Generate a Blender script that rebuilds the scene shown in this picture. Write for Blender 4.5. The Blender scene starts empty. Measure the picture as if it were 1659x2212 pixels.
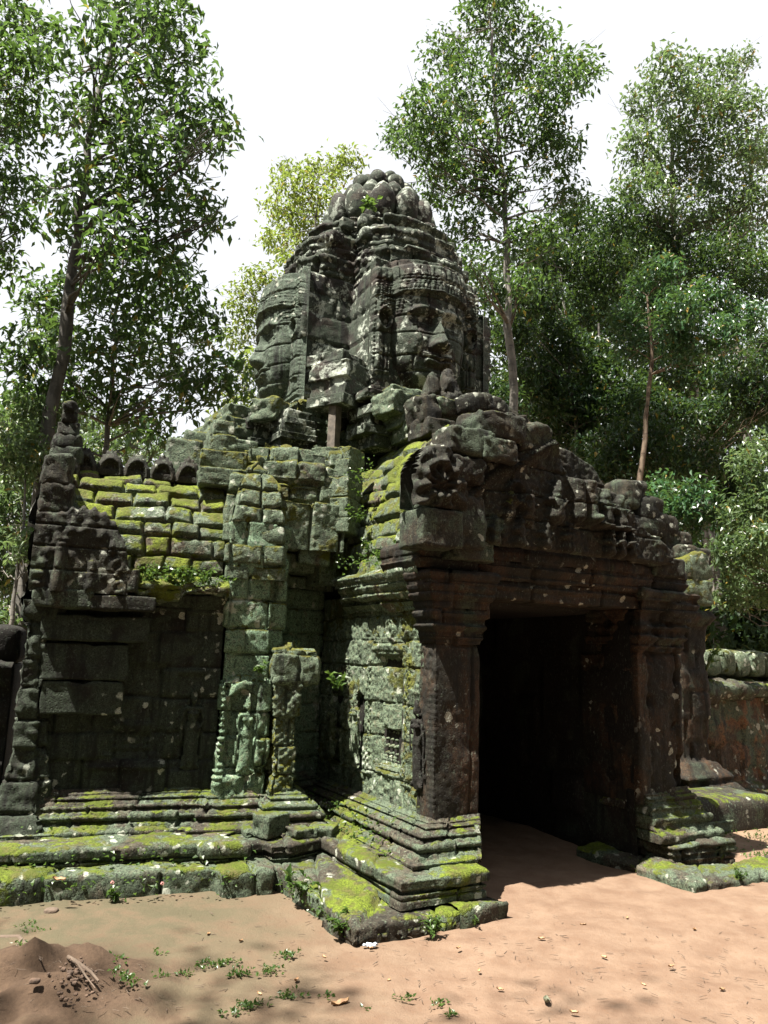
import bpy, math, random
import numpy as np
from math import radians as rad, cos, sin, pi
C = bpy.context.scene.collection
SC = bpy.context.scene
# ---------------------------------------------------------------- camera, sky, sun
H = 2.0; PITCH = rad(10.5); ROLL = rad(1.8); FPX = 1663.0
cam = bpy.data.objects.new('camera', bpy.data.cameras.new('camera')); C.objects.link(cam)
cam.data.sensor_fit = 'VERTICAL'; cam.data.angle = 2*math.atan(1106/FPX); cam.data.sensor_height = 24
cam.data.angle = 2*math.atan(1106/FPX)
cam.data.clip_end = 2000
from mathutils import Matrix, Vector
cam.matrix_world = Matrix.Translation((0, 0, H)) @ Matrix.Rotation(pi/2+PITCH, 4, 'X') @ Matrix.Rotation(ROLL, 4, 'Z')
SC.camera = cam
SUN_D = Vector((-0.803*cos(rad(64)), -0.596*cos(rad(64)), sin(rad(64)))).normalized()
w = bpy.data.worlds.new('World'); SC.world = w; w.use_nodes = True
nt = w.node_tree; bg = nt.nodes['Background']
sky = nt.nodes.new('ShaderNodeTexSky'); sky.sky_type = 'NISHITA'; sky.sun_disc = False
sky.sun_elevation = math.asin(SUN_D.z); sky.sun_rotation = math.atan2(SUN_D.x, SUN_D.y)
mx = nt.nodes.new('ShaderNodeMix'); mx.data_type = 'RGBA'; mx.inputs[0].default_value = 0.88
mx.inputs[7].default_value = (5.35, 5.4, 5.5, 1)
nt.links.new(sky.outputs[0], mx.inputs[6]); nt.links.new(mx.outputs[2], bg.inputs[0])
bg.inputs[1].default_value = 0.05
sl = bpy.data.lights.new('sun', 'SUN'); so = bpy.data.objects.new('sun', sl); C.objects.link(so)
sl.energy = 4.6; sl.angle = rad(0.55); sl.color = (1, .95, .86)
so.rotation_euler = SUN_D.to_track_quat('Z', 'Y').to_euler(); so.location = (-20, -10, 30)
SC.view_settings.view_transform = 'Standard'; SC.view_settings.look = 'None'
SC.view_settings.exposure = 2.1; SC.view_settings.gamma = 1
SC.render.engine = 'CYCLES'
try: SC.cycles.max_bounces = 6; SC.cycles.transparent_max_bounces = 8
except Exception: pass

# ---------------------------------------------------------------- helpers
def derot(px, py):
    x = px-829.5; y = py-1106
    return 829.5+x*cos(ROLL)+y*sin(ROLL), 1106-x*sin(ROLL)+y*cos(ROLL)
def at(px, py, d):            # a point seen at px,py whose forward distance is d metres
    px, py = derot(px, py); x = (px-829.5)/FPX; u = (1106-py)/FPX
    r = (x, cos(PITCH)-u*sin(PITCH), sin(PITCH)+u*cos(PITCH))
    t = d/r[1]; return np.array((r[0]*t, d, H+r[2]*t))
def ground_at(px, py, z=0.0):
    px, py = derot(px, py); x = (px-829.5)/FPX; u = (1106-py)/FPX
    r = (x, cos(PITCH)-u*sin(PITCH), sin(PITCH)+u*cos(PITCH))
    t = (z-H)/r[2]; return np.array((r[0]*t, r[1]*t, z))
def hsh(i, j, k, s):
    n = (i*374761393 + j*668265263 + k*2147483647 + s*974634777) & 0xffffffff
    n = ((n ^ (n >> 13))*1274126177) & 0xffffffff
    n = ((n ^ (n >> 16))*2246822519) & 0xffffffff
    n = n ^ (n >> 15)
    return (n & 0xffffff)/float(0xffffff)
def vnoise(P, s=0):
    P = np.asarray(P, float); f = np.floor(P).astype(np.int64); t = P-f; t = t*t*(3-2*t)
    r = 0
    for a in (0, 1):
        for b in (0, 1):
            for c in (0, 1):
                wgt = (t[..., 0] if a else 1-t[..., 0])*(t[..., 1] if b else 1-t[..., 1])*(t[..., 2] if c else 1-t[..., 2])
                r = r + wgt*hsh(f[..., 0]+a, f[..., 1]+b, f[..., 2]+c, s)
    return r*2-1
def fbm(P, freq=1.0, octv=4, s=0, gain=.5):
    r = 0; a = 1; P = np.asarray(P, float)*freq
    for o in range(octv):
        r = r + a*vnoise(P+o*17.31, s+o); P = P*2.03; a *= gain
    return r
def sstep(a, b, x):
    t = np.clip((x-a)/(b-a), 0, 1); return t*t*(3-2*t)
def gs(x, s): return np.exp(-(x/s)**2)

def rocks(name, lst, mat, parent, rng, label=None, n=11, rnd=.1, rough=.022, carve=None, **kw):
    for i, (u, v_, z, sx, sy, sz, r) in enumerate(lst):
        mb = MB(); rock(mb, (u, v_, z), (sx, sy, sz), rotz=r, n=n, rnd=rnd, rough=rough, seed=rng.randint(0, 999), carve=carve, **kw)
        mb.build(name, mat, parent, label if i == 0 else None)
class MB:
    """collects vertices and faces of one mesh"""
    def __init__(self): self.v = []; self.f = []; self.b = []; self.n = 0
    def add(self, v, f, b=None):
        v = np.asarray(v, float).reshape(-1, 3); f = np.asarray(f, np.int64)
        self.v.append(v); self.f.append(f+self.n)
        self.b.append(np.zeros(len(v)) if b is None else np.broadcast_to(np.asarray(b, float).ravel(), (len(v),)))
        self.n += len(v); return self
    def build(self, name, mat, parent=None, label=None, smooth=True, loc=None, rotz=0):
        V = np.concatenate(self.v); me = bpy.data.meshes.new(name)
        q = [f for f in self.f if f.shape[1] == 4]; t = [f for f in self.f if f.shape[1] == 3]
        q = np.concatenate(q) if q else np.zeros((0, 4), int); t = np.concatenate(t) if t else np.zeros((0, 3), int)
        me.vertices.add(len(V)); me.vertices.foreach_set('co', V.ravel().astype(np.float32))
        nl = q.size+t.size; me.loops.add(nl)
        me.loops.foreach_set('vertex_index', np.concatenate([q.ravel(), t.ravel()]).astype(np.int32))
        me.polygons.add(len(q)+len(t))
        ls = np.concatenate([np.arange(len(q))*4, q.size+np.arange(len(t))*3]).astype(np.int32)
        me.polygons.foreach_set('loop_start', ls)
        try: me.polygons.foreach_set('loop_total', np.concatenate([np.full(len(q), 4), np.full(len(t), 3)]).astype(np.int32))
        except Exception: pass
        me.polygons.foreach_set('use_smooth', np.full(len(q)+len(t), smooth))
        at_ = me.attributes.new('bid', 'FLOAT', 'POINT'); at_.data.foreach_set('value', np.concatenate(self.b).astype(np.float32))
        me.materials.append(mat); me.update(calc_edges=True); me.validate()
        o = bpy.data.objects.new(name, me); C.objects.link(o)
        if parent is not None: o.parent = parent
        if loc is not None: o.location = loc
        o.rotation_euler = (0, 0, rotz)
        if label: o['label'] = label
        return o
def tag(o, label=None, cat=None, group=None, kind=None):
    if label: o['label'] = label
    if cat: o['category'] = cat
    if group: o['group'] = group
    if kind: o['kind'] = kind
    return o
def empty(name, loc, rotz=0):
    o = bpy.data.objects.new(name, None); C.objects.link(o); o.location = loc; o.rotation_euler = (0, 0, rotz); return o
def grid_faces(nu, nv, closed=False, keep=None):
    i = np.arange(nu if closed else nu-1)[:, None]; j = np.arange(nv-1)[None, :]
    i2 = (i+1) % nu
    f = np.stack([i*nv+j, i2*nv+j, i2*nv+j+1, i*nv+j+1], -1).reshape(-1, 4)
    if keep is not None:
        k = keep.ravel(); f = f[k[f].all(1)]
    return f
def resample(pts, res, closed=False):
    pts = [np.array(p, float) for p in pts]; out = []; idx = []
    m = len(pts) if closed else len(pts)-1
    for k in range(m):
        a = pts[k]; b = pts[(k+1) % len(pts)]; n = max(1, int(math.ceil(np.linalg.norm(b-a)/res)))
        for i in range(n): out.append((k, i/n))
    if not closed: out.append((m-1, 1.0))
    return pts, out
def sweep(mb, path, prof, res=.022, closed=False, ch=.27, zj=None, bl=(.3, .6), seed=1, jd=.028, jw=.009, jit=.010,
          rough=.010, rnd=.007, carve=None, keepf=None, fr=3.0, tilt=.02, chip=.012, nov=None):
    """masonry surface: a profile (out, z) carried along a plan path, seen from outside left to right"""
    rng = np.random.RandomState(seed)
    P = [np.array(p, float) for p in path]; n = len(P)
    nrm = []
    m = n if closed else n-1
    segn = []
    for k in range(m):
        d = P[(k+1) % n]-P[k]; d /= np.linalg.norm(d); segn.append(np.array((d[1], -d[0])))
    for k in range(n):
        a = segn[(k-1) % m] if (closed or k > 0) else segn[0]; b = segn[k % m] if (closed or k < n-1) else segn[m-1]
        if not closed and k == n-1: a = segn[m-1]
        mm = a+b; mm /= max(1e-6, (1+a.dot(b))); nrm.append(mm)
    for k_, v_ in (nov or {}).items(): nrm[k_] = np.array(v_, float)
    _, pu = resample(P, res, closed)
    U0 = []; UN = []; ua = []; L = 0; cum = [0]
    for k in range(m): L += np.linalg.norm(P[(k+1) % n]-P[k]); cum.append(L)
    for k, t in pu:
        k2 = (k+1) % n
        U0.append(P[k]*(1-t)+P[k2]*t); UN.append(nrm[k]*(1-t)+nrm[k2]*t); ua.append(cum[k]*(1-t)+cum[k+1]*t)
    U0 = np.array(U0); UN = np.array(UN); ua = np.array(ua)
    pp, pv = resample(prof, res)
    va = []; PV = []; pc = [0]
    for k in range(len(pp)-1): pc.append(pc[-1]+np.linalg.norm(pp[k+1]-pp[k]))
    for k, t in pv: PV.append(pp[k]*(1-t)+pp[k+1]*t); va.append(pc[k]*(1-t)+pc[k+1]*t)
    PV = np.array(PV); va = np.array(va)
    nu, nv = len(ua), len(va)
    X = np.zeros((nu, nv, 3)); X[..., :2] = U0[:, None]+UN[:, None]*PV[None, :, :1]; X[..., 2] = PV[None, :, 1]
    if closed:
        du = np.roll(X, -1, 0)-np.roll(X, 1, 0)
    else: du = np.gradient(X, axis=0)
    dv = np.gradient(X, axis=1) if nv > 1 else None
    N = np.cross(du, dv); N /= np.maximum(1e-9, np.linalg.norm(N, axis=-1, keepdims=True))
    # courses
    if zj is not None:
        js = [pc[k] for k in zj if k < len(pc)]
    else:
        js = []; a = ch*rng.uniform(.7, 1.1)
        while a < pc[-1]-ch*.5: js.append(a); a += ch*rng.uniform(.8, 1.25)
    js = np.array([-1e3]+js+[1e3])
    wob = fbm(X, 2.2, 2, seed)*.012
    VA = np.broadcast_to(va[None], (nu, nv))+wob; UA = np.broadcast_to(ua[:, None], (nu, nv))+fbm(X, 2.5, 2, seed+5)*.012
    ci = np.searchsorted(js, VA)-1
    dV = np.minimum(VA-js[ci], js[np.minimum(ci+1, len(js)-1)]-VA)
    dU = np.full((nu, nv), 9.0); off = np.zeros((nu, nv)); bid = np.zeros((nu, nv)); tl = np.zeros((nu, nv))
    for c in range(len(js)-1):
        a = rng.uniform(-bl[1], 0); bs = []
        while a < L+1: bs.append(a); a += rng.uniform(*bl)
        bs = np.array([-1e3]+bs+[1e3]); r = rng.normal(0, 1, len(bs)); rb = rng.uniform(0, 1, len(bs)); t1 = rng.normal(0, 1, len(bs))
        msk = ci == c
        if not msk.any(): continue
        u_ = UA[msk]; bi = np.searchsorted(bs, u_)-1
        dU[msk] = np.minimum(u_-bs[bi], bs[np.minimum(bi+1, len(bs)-1)]-u_)
        off[msk] = r[bi]; bid[msk] = rb[bi]; tl[msk] = t1[bi]*np.clip(u_-np.clip((bs[bi]+bs[np.minimum(bi+1, len(bs)-1)])/2, 0, L), -.3, .3)
    d = np.minimum(dU, dV)
    d2 = np.maximum(0, d-jw*.4*(1+fbm(X, 9, 2, seed+9)))
    ch_n = np.maximum(0, fbm(X, 5, 3, seed+3)-.15)
    h = off*jit+tl*tilt-jd*(1-sstep(0, jw, d2))-rnd*np.exp(-d/.022)-chip*ch_n*np.exp(-d/.05)*3
    h += rough*fbm(X, fr, 4, seed+2)+rough*.35*fbm(X, fr*6, 3, seed+4)
    if carve is not None: h = h+carve(UA-wob*0, VA-wob, X)
    V = X+N*h[..., None]
    keep = None if keepf is None else keepf(X)
    mb.add(V.reshape(-1, 3), grid_faces(nu, nv, closed, keep), bid.ravel())
    return mb
_cube = {}
def cube_grid(n):
    if n in _cube: return _cube[n]
    vs = {}; V = []; F = []
    def vid(p):
        k = tuple(np.round(p, 5))
        if k not in vs: vs[k] = len(V); V.append(p)
        return vs[k]
    g = np.tanh(np.linspace(-1, 1, n+1)*1.9)/math.tanh(1.9)
    for ax in range(3):
        for sgn in (-1, 1):
            a, b = [(1, 2), (2, 0), (0, 1)][ax]
            for i in range(n):
                for j in range(n):
                    q = []
                    for (x, y) in ((g[i], g[j]), (g[i+1], g[j]), (g[i+1], g[j+1]), (g[i], g[j+1])):
                        p = np.zeros(3); p[ax] = sgn; p[a] = x; p[b] = y; q.append(vid(p))
                    F.append(q if sgn > 0 else q[::-1])
    _cube[n] = (np.array(V), np.array(F)); return _cube[n]
def rock(mb, c, size, rotz=0, n=7, rnd=.12, rough=.02, seed=0, tiltx=0, tilty=0, carve=None, shear=0, taper=0, fr=4):
    if n in (10, 11, 12) and max(size) < 1.3: n = n+8; rnd = rnd*.7 if rnd < .2 else rnd
    V, F = cube_grid(n); V = V.copy()
    if rnd < .2:
        hs = np.array(size)/2; r = min(hs)*min(.9, rnd*3.2); P_ = V*hs; q_ = np.clip(P_, -(hs-r), hs-r); d_ = P_-q_
        V = (q_+d_/np.maximum(1e-6, np.linalg.norm(d_, axis=1, keepdims=True))*r)/hs
    else:
        p = .7/rnd+2; ln = (np.abs(V)**p).sum(1)**(1/p); V = V/ln[:, None]*1.06
    if taper: V[:, :2] *= (1-taper*(V[:, 2:3]+1)/2)
    V = V*np.array(size)/2
    if shear: V[:, 0] += V[:, 2]*shear
    cx, sx = cos(tiltx), sin(tiltx); y = V[:, 1]*cx-V[:, 2]*sx; z = V[:, 1]*sx+V[:, 2]*cx; V[:, 1] = y; V[:, 2] = z
    cx, sx = cos(tilty), sin(tilty); x = V[:, 0]*cx+V[:, 2]*sx; z = -V[:, 0]*sx+V[:, 2]*cx; V[:, 0] = x; V[:, 2] = z
    cz, sz = cos(rotz), sin(rotz); x = V[:, 0]*cz-V[:, 1]*sz; y = V[:, 0]*sz+V[:, 1]*cz; V[:, 0] = x; V[:, 1] = y
    V += np.array(c)
    D = V-np.array(c); D /= np.maximum(1e-6, np.linalg.norm(D, axis=1, keepdims=True))
    h = rough*fbm(V, fr, 4, seed)*.95
    if n >= 14: h = h+rough*.30*fbm(V, fr*5, 3, seed+7)-.010*np.maximum(0, fbm(V, fr*3, 2, seed+9)-.25)*4
    if carve is not None: h = h+carve(V)
    mb.add(V+D*h[:, None], F, hsh(np.int64(seed), 3, 7, 1)); return mb
def tube(mb, pts, rads, seg=10, rough=0, seed=0, cap=True):
    pts = [np.array(p, float) for p in pts]; V = []; n = len(pts)
    for i, p in enumerate(pts):
        d = pts[min(i+1, n-1)]-pts[max(i-1, 0)]; d /= max(1e-9, np.linalg.norm(d))
        a = np.cross(d, (0.13, .97, .2)); a /= np.linalg.norm(a); b = np.cross(d, a)
        for k in range(seg):
            t = 2*pi*k/seg; V.append(p+rads[i]*(a*cos(t)+b*sin(t)))
    V = np.array(V)
    if rough: V = V+rough*np.stack([fbm(V, 6, 2, seed+k) for k in range(3)], -1)
    i = np.arange(n-1)[:, None]; k = np.arange(seg)[None]; k2 = (k+1) % seg
    F = np.stack([i*seg+k, i*seg+k2, (i+1)*seg+k2, (i+1)*seg+k], -1).reshape(-1, 4)
    mb.add(V, F); 
    if cap:
        mb.add(np.concatenate([V[-seg:], [pts[-1]]]), [[k, (k+1) % seg, seg] for k in range(seg)])
    return mb

# ---------------------------------------------------------------- materials
def nd(nt, t, **kw):
    n = nt.nodes.new(t)
    for k, v in kw.items():
        if k.startswith('i_'): n.inputs[int(k[2:])].default_value = v
        else: setattr(n, k, v)
    return n
def base_mat(name):
    m = bpy.data.materials.new(name); m.use_nodes = True; return m, m.node_tree, m.node_tree.nodes['Principled BSDF']
class NT:
    def __init__(s, nt): s.nt = nt
    def L(s, a, b): s.nt.links.new(a, b)
    def noise(s, vec, scale, det=5, rough=.6, dist=0):
        n = nd(s.nt, 'ShaderNodeTexNoise'); s.L(vec, n.inputs['Vector']); n.inputs['Scale'].default_value = scale
        n.inputs['Detail'].default_value = det; n.inputs['Roughness'].default_value = rough; n.inputs['Distortion'].default_value = dist
        return n.outputs[0]
    def ramp(s, fac, a, b, c0=0, c1=1):
        n = nd(s.nt, 'ShaderNodeMapRange'); n.interpolation_type = 'SMOOTHSTEP'; s.L(fac, n.inputs[0])
        n.inputs[1].default_value = a; n.inputs[2].default_value = b; n.inputs[3].default_value = c0; n.inputs[4].default_value = c1
        return n.outputs[0]
    def math(s, op, a, b=None, c=None):
        n = nd(s.nt, 'ShaderNodeMath', operation=op)
        for i, x in enumerate((a, b, c)):
            if x is None: continue
            if isinstance(x, (int, float)): n.inputs[i].default_value = x
            else: s.L(x, n.inputs[i])
        return n.outputs[0]
    def mix(s, f, a, b, mode='MIX'):
        n = nd(s.nt, 'ShaderNodeMix', data_type='RGBA', blend_type=mode)
        for i, x in ((0, f), (6, a), (7, b)):
            if isinstance(x, (int, float)): n.inputs[i].default_value = x
            elif isinstance(x, tuple): n.inputs[i].default_value = (*x, 1)[:4]
            else: s.L(x, n.inputs[i])
        return n.outputs[2]
    def mapping(s, vec, scale, rot=(0, 0, 0)):
        n = nd(s.nt, 'ShaderNodeMapping'); s.L(vec, n.inputs[0]); n.inputs[3].default_value = scale; n.inputs[2].default_value = rot; return n.outputs[0]
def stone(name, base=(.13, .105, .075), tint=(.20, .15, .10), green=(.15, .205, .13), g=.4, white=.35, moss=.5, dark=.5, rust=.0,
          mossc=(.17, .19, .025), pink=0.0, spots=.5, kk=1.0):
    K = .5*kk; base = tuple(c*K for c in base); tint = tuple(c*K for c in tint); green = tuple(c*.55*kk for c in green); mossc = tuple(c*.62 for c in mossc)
    m, nt_, bs = base_mat(name); N = NT(nt_)
    tc = nd(nt_, 'ShaderNodeTexCoord'); geo = nd(nt_, 'ShaderNodeNewGeometry'); P = tc.outputs['Object']
    att = nd(nt_, 'ShaderNodeAttribute', attribute_name='bid'); bid = att.outputs['Fac']
    n1 = N.noise(P, 1.6, 4); n2 = N.noise(P, 5, 6, .65); n3 = N.noise(P, 22, 6, .7); n4 = N.noise(P, 90, 4, .7)
    col = N.mix(N.ramp(n1, .35, .65), base, tint)
    col = N.mix(N.math('MULTIPLY', N.ramp(n2, .45, .62), .6), col, tuple(c*.45 for c in base))
    if rust: col = N.mix(N.math('MULTIPLY', N.ramp(N.noise(P, 2.4, 3), .42, .62), rust), col, (.25, .10, .035))
    # per block hue and value
    v = N.math('MULTIPLY_ADD', bid, .7, .62)
    vm = nd(nt_, 'ShaderNodeVectorMath', operation='SCALE'); N.L(col, vm.inputs[0]); N.L(v, vm.inputs['Scale']); col = vm.outputs[0]
    # grey-green crust lichen
    gm = N.math('ADD', N.noise(P, 2.1, 5, .62, .5), N.math('MULTIPLY', bid, .16))
    gm = N.ramp(gm, .66-.34*g, .78-.34*g)
    gm = N.math('MULTIPLY', gm, N.ramp(n3, .3, .55, .35, 1))
    col = N.mix(gm, col, green)
    fl = N.ramp(N.noise(N.mapping(P, (1, 1, .45)), 48, 4, .75), .54, .64)
    col = N.mix(N.math('MULTIPLY', fl, N.ramp(n2, .35, .6, .1, .55)), col, tuple(min(1, c*1.9+.04) for c in green))
    # dark rain streaks (algae)
    st = N.noise(N.mapping(P, (9, 9, .9)), 1.0, 5, .65)
    blk = N.math('MULTIPLY', N.ramp(st, .5, .68), N.ramp(N.noise(P, 1.1, 3), .62-.35*dark, .75-.35*dark))
    col = N.mix(N.math('MULTIPLY', blk, .92), col, (.007, .007, .006))
    col = N.mix(N.math('MULTIPLY', N.ramp(n3, .48, .66), .8), col, (.011, .010, .008))
    col = N.mix(N.math('MULTIPLY', N.ramp(n4, .47, .6), .8), col, (.008, .0075, .006))
    # pale lichen: rosettes plus crust
    vo = nd(nt_, 'ShaderNodeTexVoronoi'); wv = nd(nt_, 'ShaderNodeTexNoise'); N.L(P, wv.inputs['Vector']); wv.inputs['Scale'].default_value = 9; wv.inputs['Detail'].default_value = 5
    va_ = nd(nt_, 'ShaderNodeVectorMath', operation='MULTIPLY_ADD'); N.L(wv.outputs['Color'], va_.inputs[0]); va_.inputs[1].default_value = (.10, .10, .10); N.L(P, va_.inputs[2])
    N.L(va_.outputs[0], vo.inputs['Vector']); vo.inputs['Scale'].default_value = 11
    dd = N.math('ADD', vo.outputs['Distance'], N.math('MULTIPLY_ADD', n3, .7, -.35))
    cc = nd(nt_, 'ShaderNodeSeparateColor'); N.L(vo.outputs['Color'], cc.inputs[0])
    thr = N.math('MULTIPLY', N.ramp(cc.outputs[0], .35, 1.0), .42)
    sp = N.math('MULTIPLY', N.ramp(N.math('SUBTRACT', thr, dd), -.02, .03), N.ramp(N.noise(P, 1.7, 3), .62-.3*spots, .7-.3*spots))
    cr = N.ramp(N.math('MULTIPLY_ADD', N.noise(P, 3.1, 7, .72, .6), 1.0, N.math('MULTIPLY', n3, .25)), .86-.26*white, .93-.26*white)
    wcol = N.mix(n2, (.24, .28, .22), (.44, .46, .40))
    wk = N.ramp(n4, .35, .6, .35, 1)
    col = N.mix(N.math('MULTIPLY', cr, wk), col, wcol); col = N.mix(N.math('MULTIPLY', sp, N.math('MULTIPLY', wk, .9)), col, (.34, .35, .29))
    # moss on ledges and rough tops
    sx = nd(nt_, 'ShaderNodeSeparateXYZ'); N.L(geo.outputs['Normal'], sx.inputs[0])
    mm = N.math('ADD', N.math('MULTIPLY', N.ramp(sx.outputs[2], -.1, .9), .13), N.math('ADD', N.math('MULTIPLY', N.noise(P, 1.9, 5, .6), .75), N.math('MULTIPLY', N.noise(P, 11, 4), .35)))
    mf = N.ramp(mm, .83-.26*moss, .90-.26*moss)
    mcol = N.mix(N.ramp(N.noise(P, 2.7, 4), .35, .65), tuple(c*.42 for c in mossc[:3]), mossc)
    mcol = N.mix(N.ramp(N.noise(P, 7, 3), .45, .65), mcol, (.085, .075, .025))
    mcol = N.mix(N.ramp(N.noise(P, 60, 3), .3, .7), tuple(c*.3 for c in mossc), mcol)
    if moss > 0: col = N.mix(mf, col, mcol)
    N.L(col, bs.inputs['Base Color']); bs.inputs['Roughness'].default_value = .85
    bs.inputs['Specular IOR Level'].default_value = .25
    hgt = N.math('ADD', N.math('MULTIPLY', n3, .6), N.math('ADD', N.math('MULTIPLY', n4, .25), N.math('MULTIPLY', n2, .6)))
    hgt = N.math('ADD', hgt, N.math('MULTIPLY', mf, N.math('MULTIPLY', N.noise(P, 70, 3), 1.2)) if moss > 0 else 0.0)
    vp = nd(nt_, 'ShaderNodeTexVoronoi'); N.L(P, vp.inputs['Vector']); vp.inputs['Scale'].default_value = 30
    hgt = N.math('ADD', hgt, N.math('MULTIPLY', N.ramp(vp.outputs['Distance'], 0, .35), .35))
    bp = nd(nt_, 'ShaderNodeBump'); bp.inputs['Strength'].default_value = .65; bp.inputs['Distance'].default_value = .02
    N.L(hgt, bp.inputs['Height']); N.L(bp.outputs[0], bs.inputs['Normal'])
    return m
def leafmat(name, c1, c2, yellow=.02, trans=.5, spec=.5, rough=.35):
    m, nt_, bs = base_mat(name); N = NT(nt_)
    geo = nd(nt_, 'ShaderNodeNewGeometry'); r = geo.outputs['Random Per Island']
    tc = nd(nt_, 'ShaderNodeTexCoord')
    col = N.mix(r, c1, c2)
    col = N.mix(N.ramp(N.noise(tc.outputs['Object'], .8, 3), .4, .65, 0, .6), col, tuple(x*.55 for x in c1))
    r2 = N.math('FRACT', N.math('MULTIPLY', r, 91.7))
    col = N.mix(N.math('GREATER_THAN', r2, 1-yellow), col, (.22, .15, .03))
    N.L(col, bs.inputs['Base Color']); bs.inputs['Roughness'].default_value = rough; bs.inputs['Specular IOR Level'].default_value = spec
    tr = nd(nt_, 'ShaderNodeBsdfTranslucent'); N.L(N.mix(.20, col, (.30, .46, .06), 'MIX'), tr.inputs[0])
    ms = nd(nt_, 'ShaderNodeMixShader'); ms.inputs[0].default_value = trans
    out = nt_.nodes['Material Output']; N.L(bs.outputs[0], ms.inputs[1]); N.L(tr.outputs[0], ms.inputs[2]); N.L(ms.outputs[0], out.inputs[0])
    return m
def plain(name, c, rough=.8, bump=.3, scale=30, c2=None):
    m, nt_, bs = base_mat(name); N = NT(nt_); tc = nd(nt_, 'ShaderNodeTexCoord'); P = tc.outputs['Object']
    n = N.noise(P, scale, 5); N.L(N.mix(N.ramp(n, .35, .65), c, c2 or tuple(x*.5 for x in c)), bs.inputs['Base Color'])
    bs.inputs['Roughness'].default_value = rough
    bp = nd(nt_, 'ShaderNodeBump'); bp.inputs['Strength'].default_value = bump; bp.inputs['Distance'].default_value = .02
    N.L(n, bp.inputs['Height']); N.L(bp.outputs[0], bs.inputs['Normal']); return m
def bark(name, c, c2):
    m, nt_, bs = base_mat(name); N = NT(nt_); tc = nd(nt_, 'ShaderNodeTexCoord'); P = tc.outputs['Object']
    a = N.noise(N.mapping(P, (3, 3, 1.2)), 3, 6); b = N.noise(N.mapping(P, (1, 1, 6)), 4, 4)
    col = N.mix(N.ramp(a, .38, .6), c, c2); col = N.mix(N.math('MULTIPLY', N.ramp(b, .55, .68), .8), col, tuple(x*.3 for x in c))
    N.L(col, bs.inputs['Base Color']); bs.inputs['Roughness'].default_value = .9
    bp = nd(nt_, 'ShaderNodeBump'); bp.inputs['Strength'].default_value = .6; bp.inputs['Distance'].default_value = .03
    N.L(a, bp.inputs['Height']); N.L(bp.outputs[0], bs.inputs['Normal']); return m
S_FLANK = stone('stone_flank', g=.9, kk=1.5, white=.5, moss=.85, dark=.5, base=(.15, .12, .08), spots=.7)
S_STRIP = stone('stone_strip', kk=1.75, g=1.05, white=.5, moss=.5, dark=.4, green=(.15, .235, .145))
S_FRONT = stone('stone_front', kk=.45, base=(.064, .054, .036), tint=(.098, .082, .050), g=.05, white=.2, moss=.15, dark=.95, rust=.12, spots=.28)  # colour lowered to deepen the shade on the porch front
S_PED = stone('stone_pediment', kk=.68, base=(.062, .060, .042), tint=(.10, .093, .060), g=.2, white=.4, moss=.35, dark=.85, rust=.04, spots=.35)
S_MOSS = stone('stone_mossy', kk=1.0, base=(.10, .085, .06), tint=(.16, .13, .09), g=.4, white=.3, moss=.66, dark=.3, mossc=(.22, .29, .025))
S_ROOF = stone('stone_roof', kk=1.15, base=(.14, .11, .07), tint=(.2, .15, .1), g=.6, white=.5, moss=1.0, dark=.3, mossc=(.25, .31, .025))
S_MID = stone('stone_mid', kk=1.3, base=(.12, .10, .07), tint=(.18, .14, .095), g=.95, white=.45, moss=.9, dark=.45, mossc=(.2, .21, .022))
S_TOWER = stone('stone_tower', kk=.85, white=.75, base=(.085, .07, .055), tint=(.13, .10, .075), g=.55, moss=.22, dark=.95, green=(.10, .135, .09), spots=.6)
S_LEFTF = stone('stone_left', kk=1.15, base=(.085, .07, .055), tint=(.12, .10, .075), g=1.05, white=.3, moss=.2, dark=.7, green=(.13, .18, .125))
S_DARK = stone('stone_dark', kk=.4, base=(.055, .045, .035), tint=(.08, .06, .045), g=.15, white=0, moss=.1, dark=.9, spots=-.6)  # darkest copy: shade of the passage is put into the colour
S_WING = stone('stone_wing', kk=.4, base=(.07, .055, .042), tint=(.10, .075, .05), g=.7, white=.25, moss=.25, dark=.8)  # shaded copy: the wing wall's deep shade is put into its colour
S_LAT = stone('stone_laterite', kk=.8, base=(.13, .08, .045), tint=(.18, .105, .055), g=.2, white=.15, moss=.4, dark=.6, rust=.4)
S_WOOD = plain('post_timber', (.11, .09, .07), .85, .5, 12, (.06, .05, .04))

# ================================================================= GATE
AX, AY = -0.0815, 5.857; TH = rad(28)
gate = empty('temple_gate', (AX, AY, 0), TH)
tag(gate, 'ruined mossy sandstone temple gateway with a four-faced tower and dark doorway', 'temple gate')
wt = rad(9.5)
def W(s, b):
    if b >= .45: s, b = s+.02-.04*(2.2-s), b+.2     # the wing proper stands a little behind its steps
    return (-.1-cos(wt)*s+sin(wt)*b, 1.42+sin(wt)*s+cos(wt)*b)
def L2W(u, v, z=0): return np.array((AX+u*cos(TH)-v*sin(TH), AY+u*sin(TH)+v*cos(TH), z))
# ---- lower platform
mb = MB()
p1 = [(0, -.1), (0.01, .12), (-.015, .145), (-.3, .15), (-.62, .15)]
sweep(mb, [W(3.6, .02), W(.50, .04), W(.47, -.13), W(.03, -.13), (-.11, 1.40), (-.02, 0), (.86, .01)],
      [(0, -.1), (.0, .17), (-.02, .195), (-.1, .2), (-.62, .205)], zj=[4], bl=(.5, .95), seed=3, jd=.035, jit=.012, rough=.018, rnd=.02)
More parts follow.
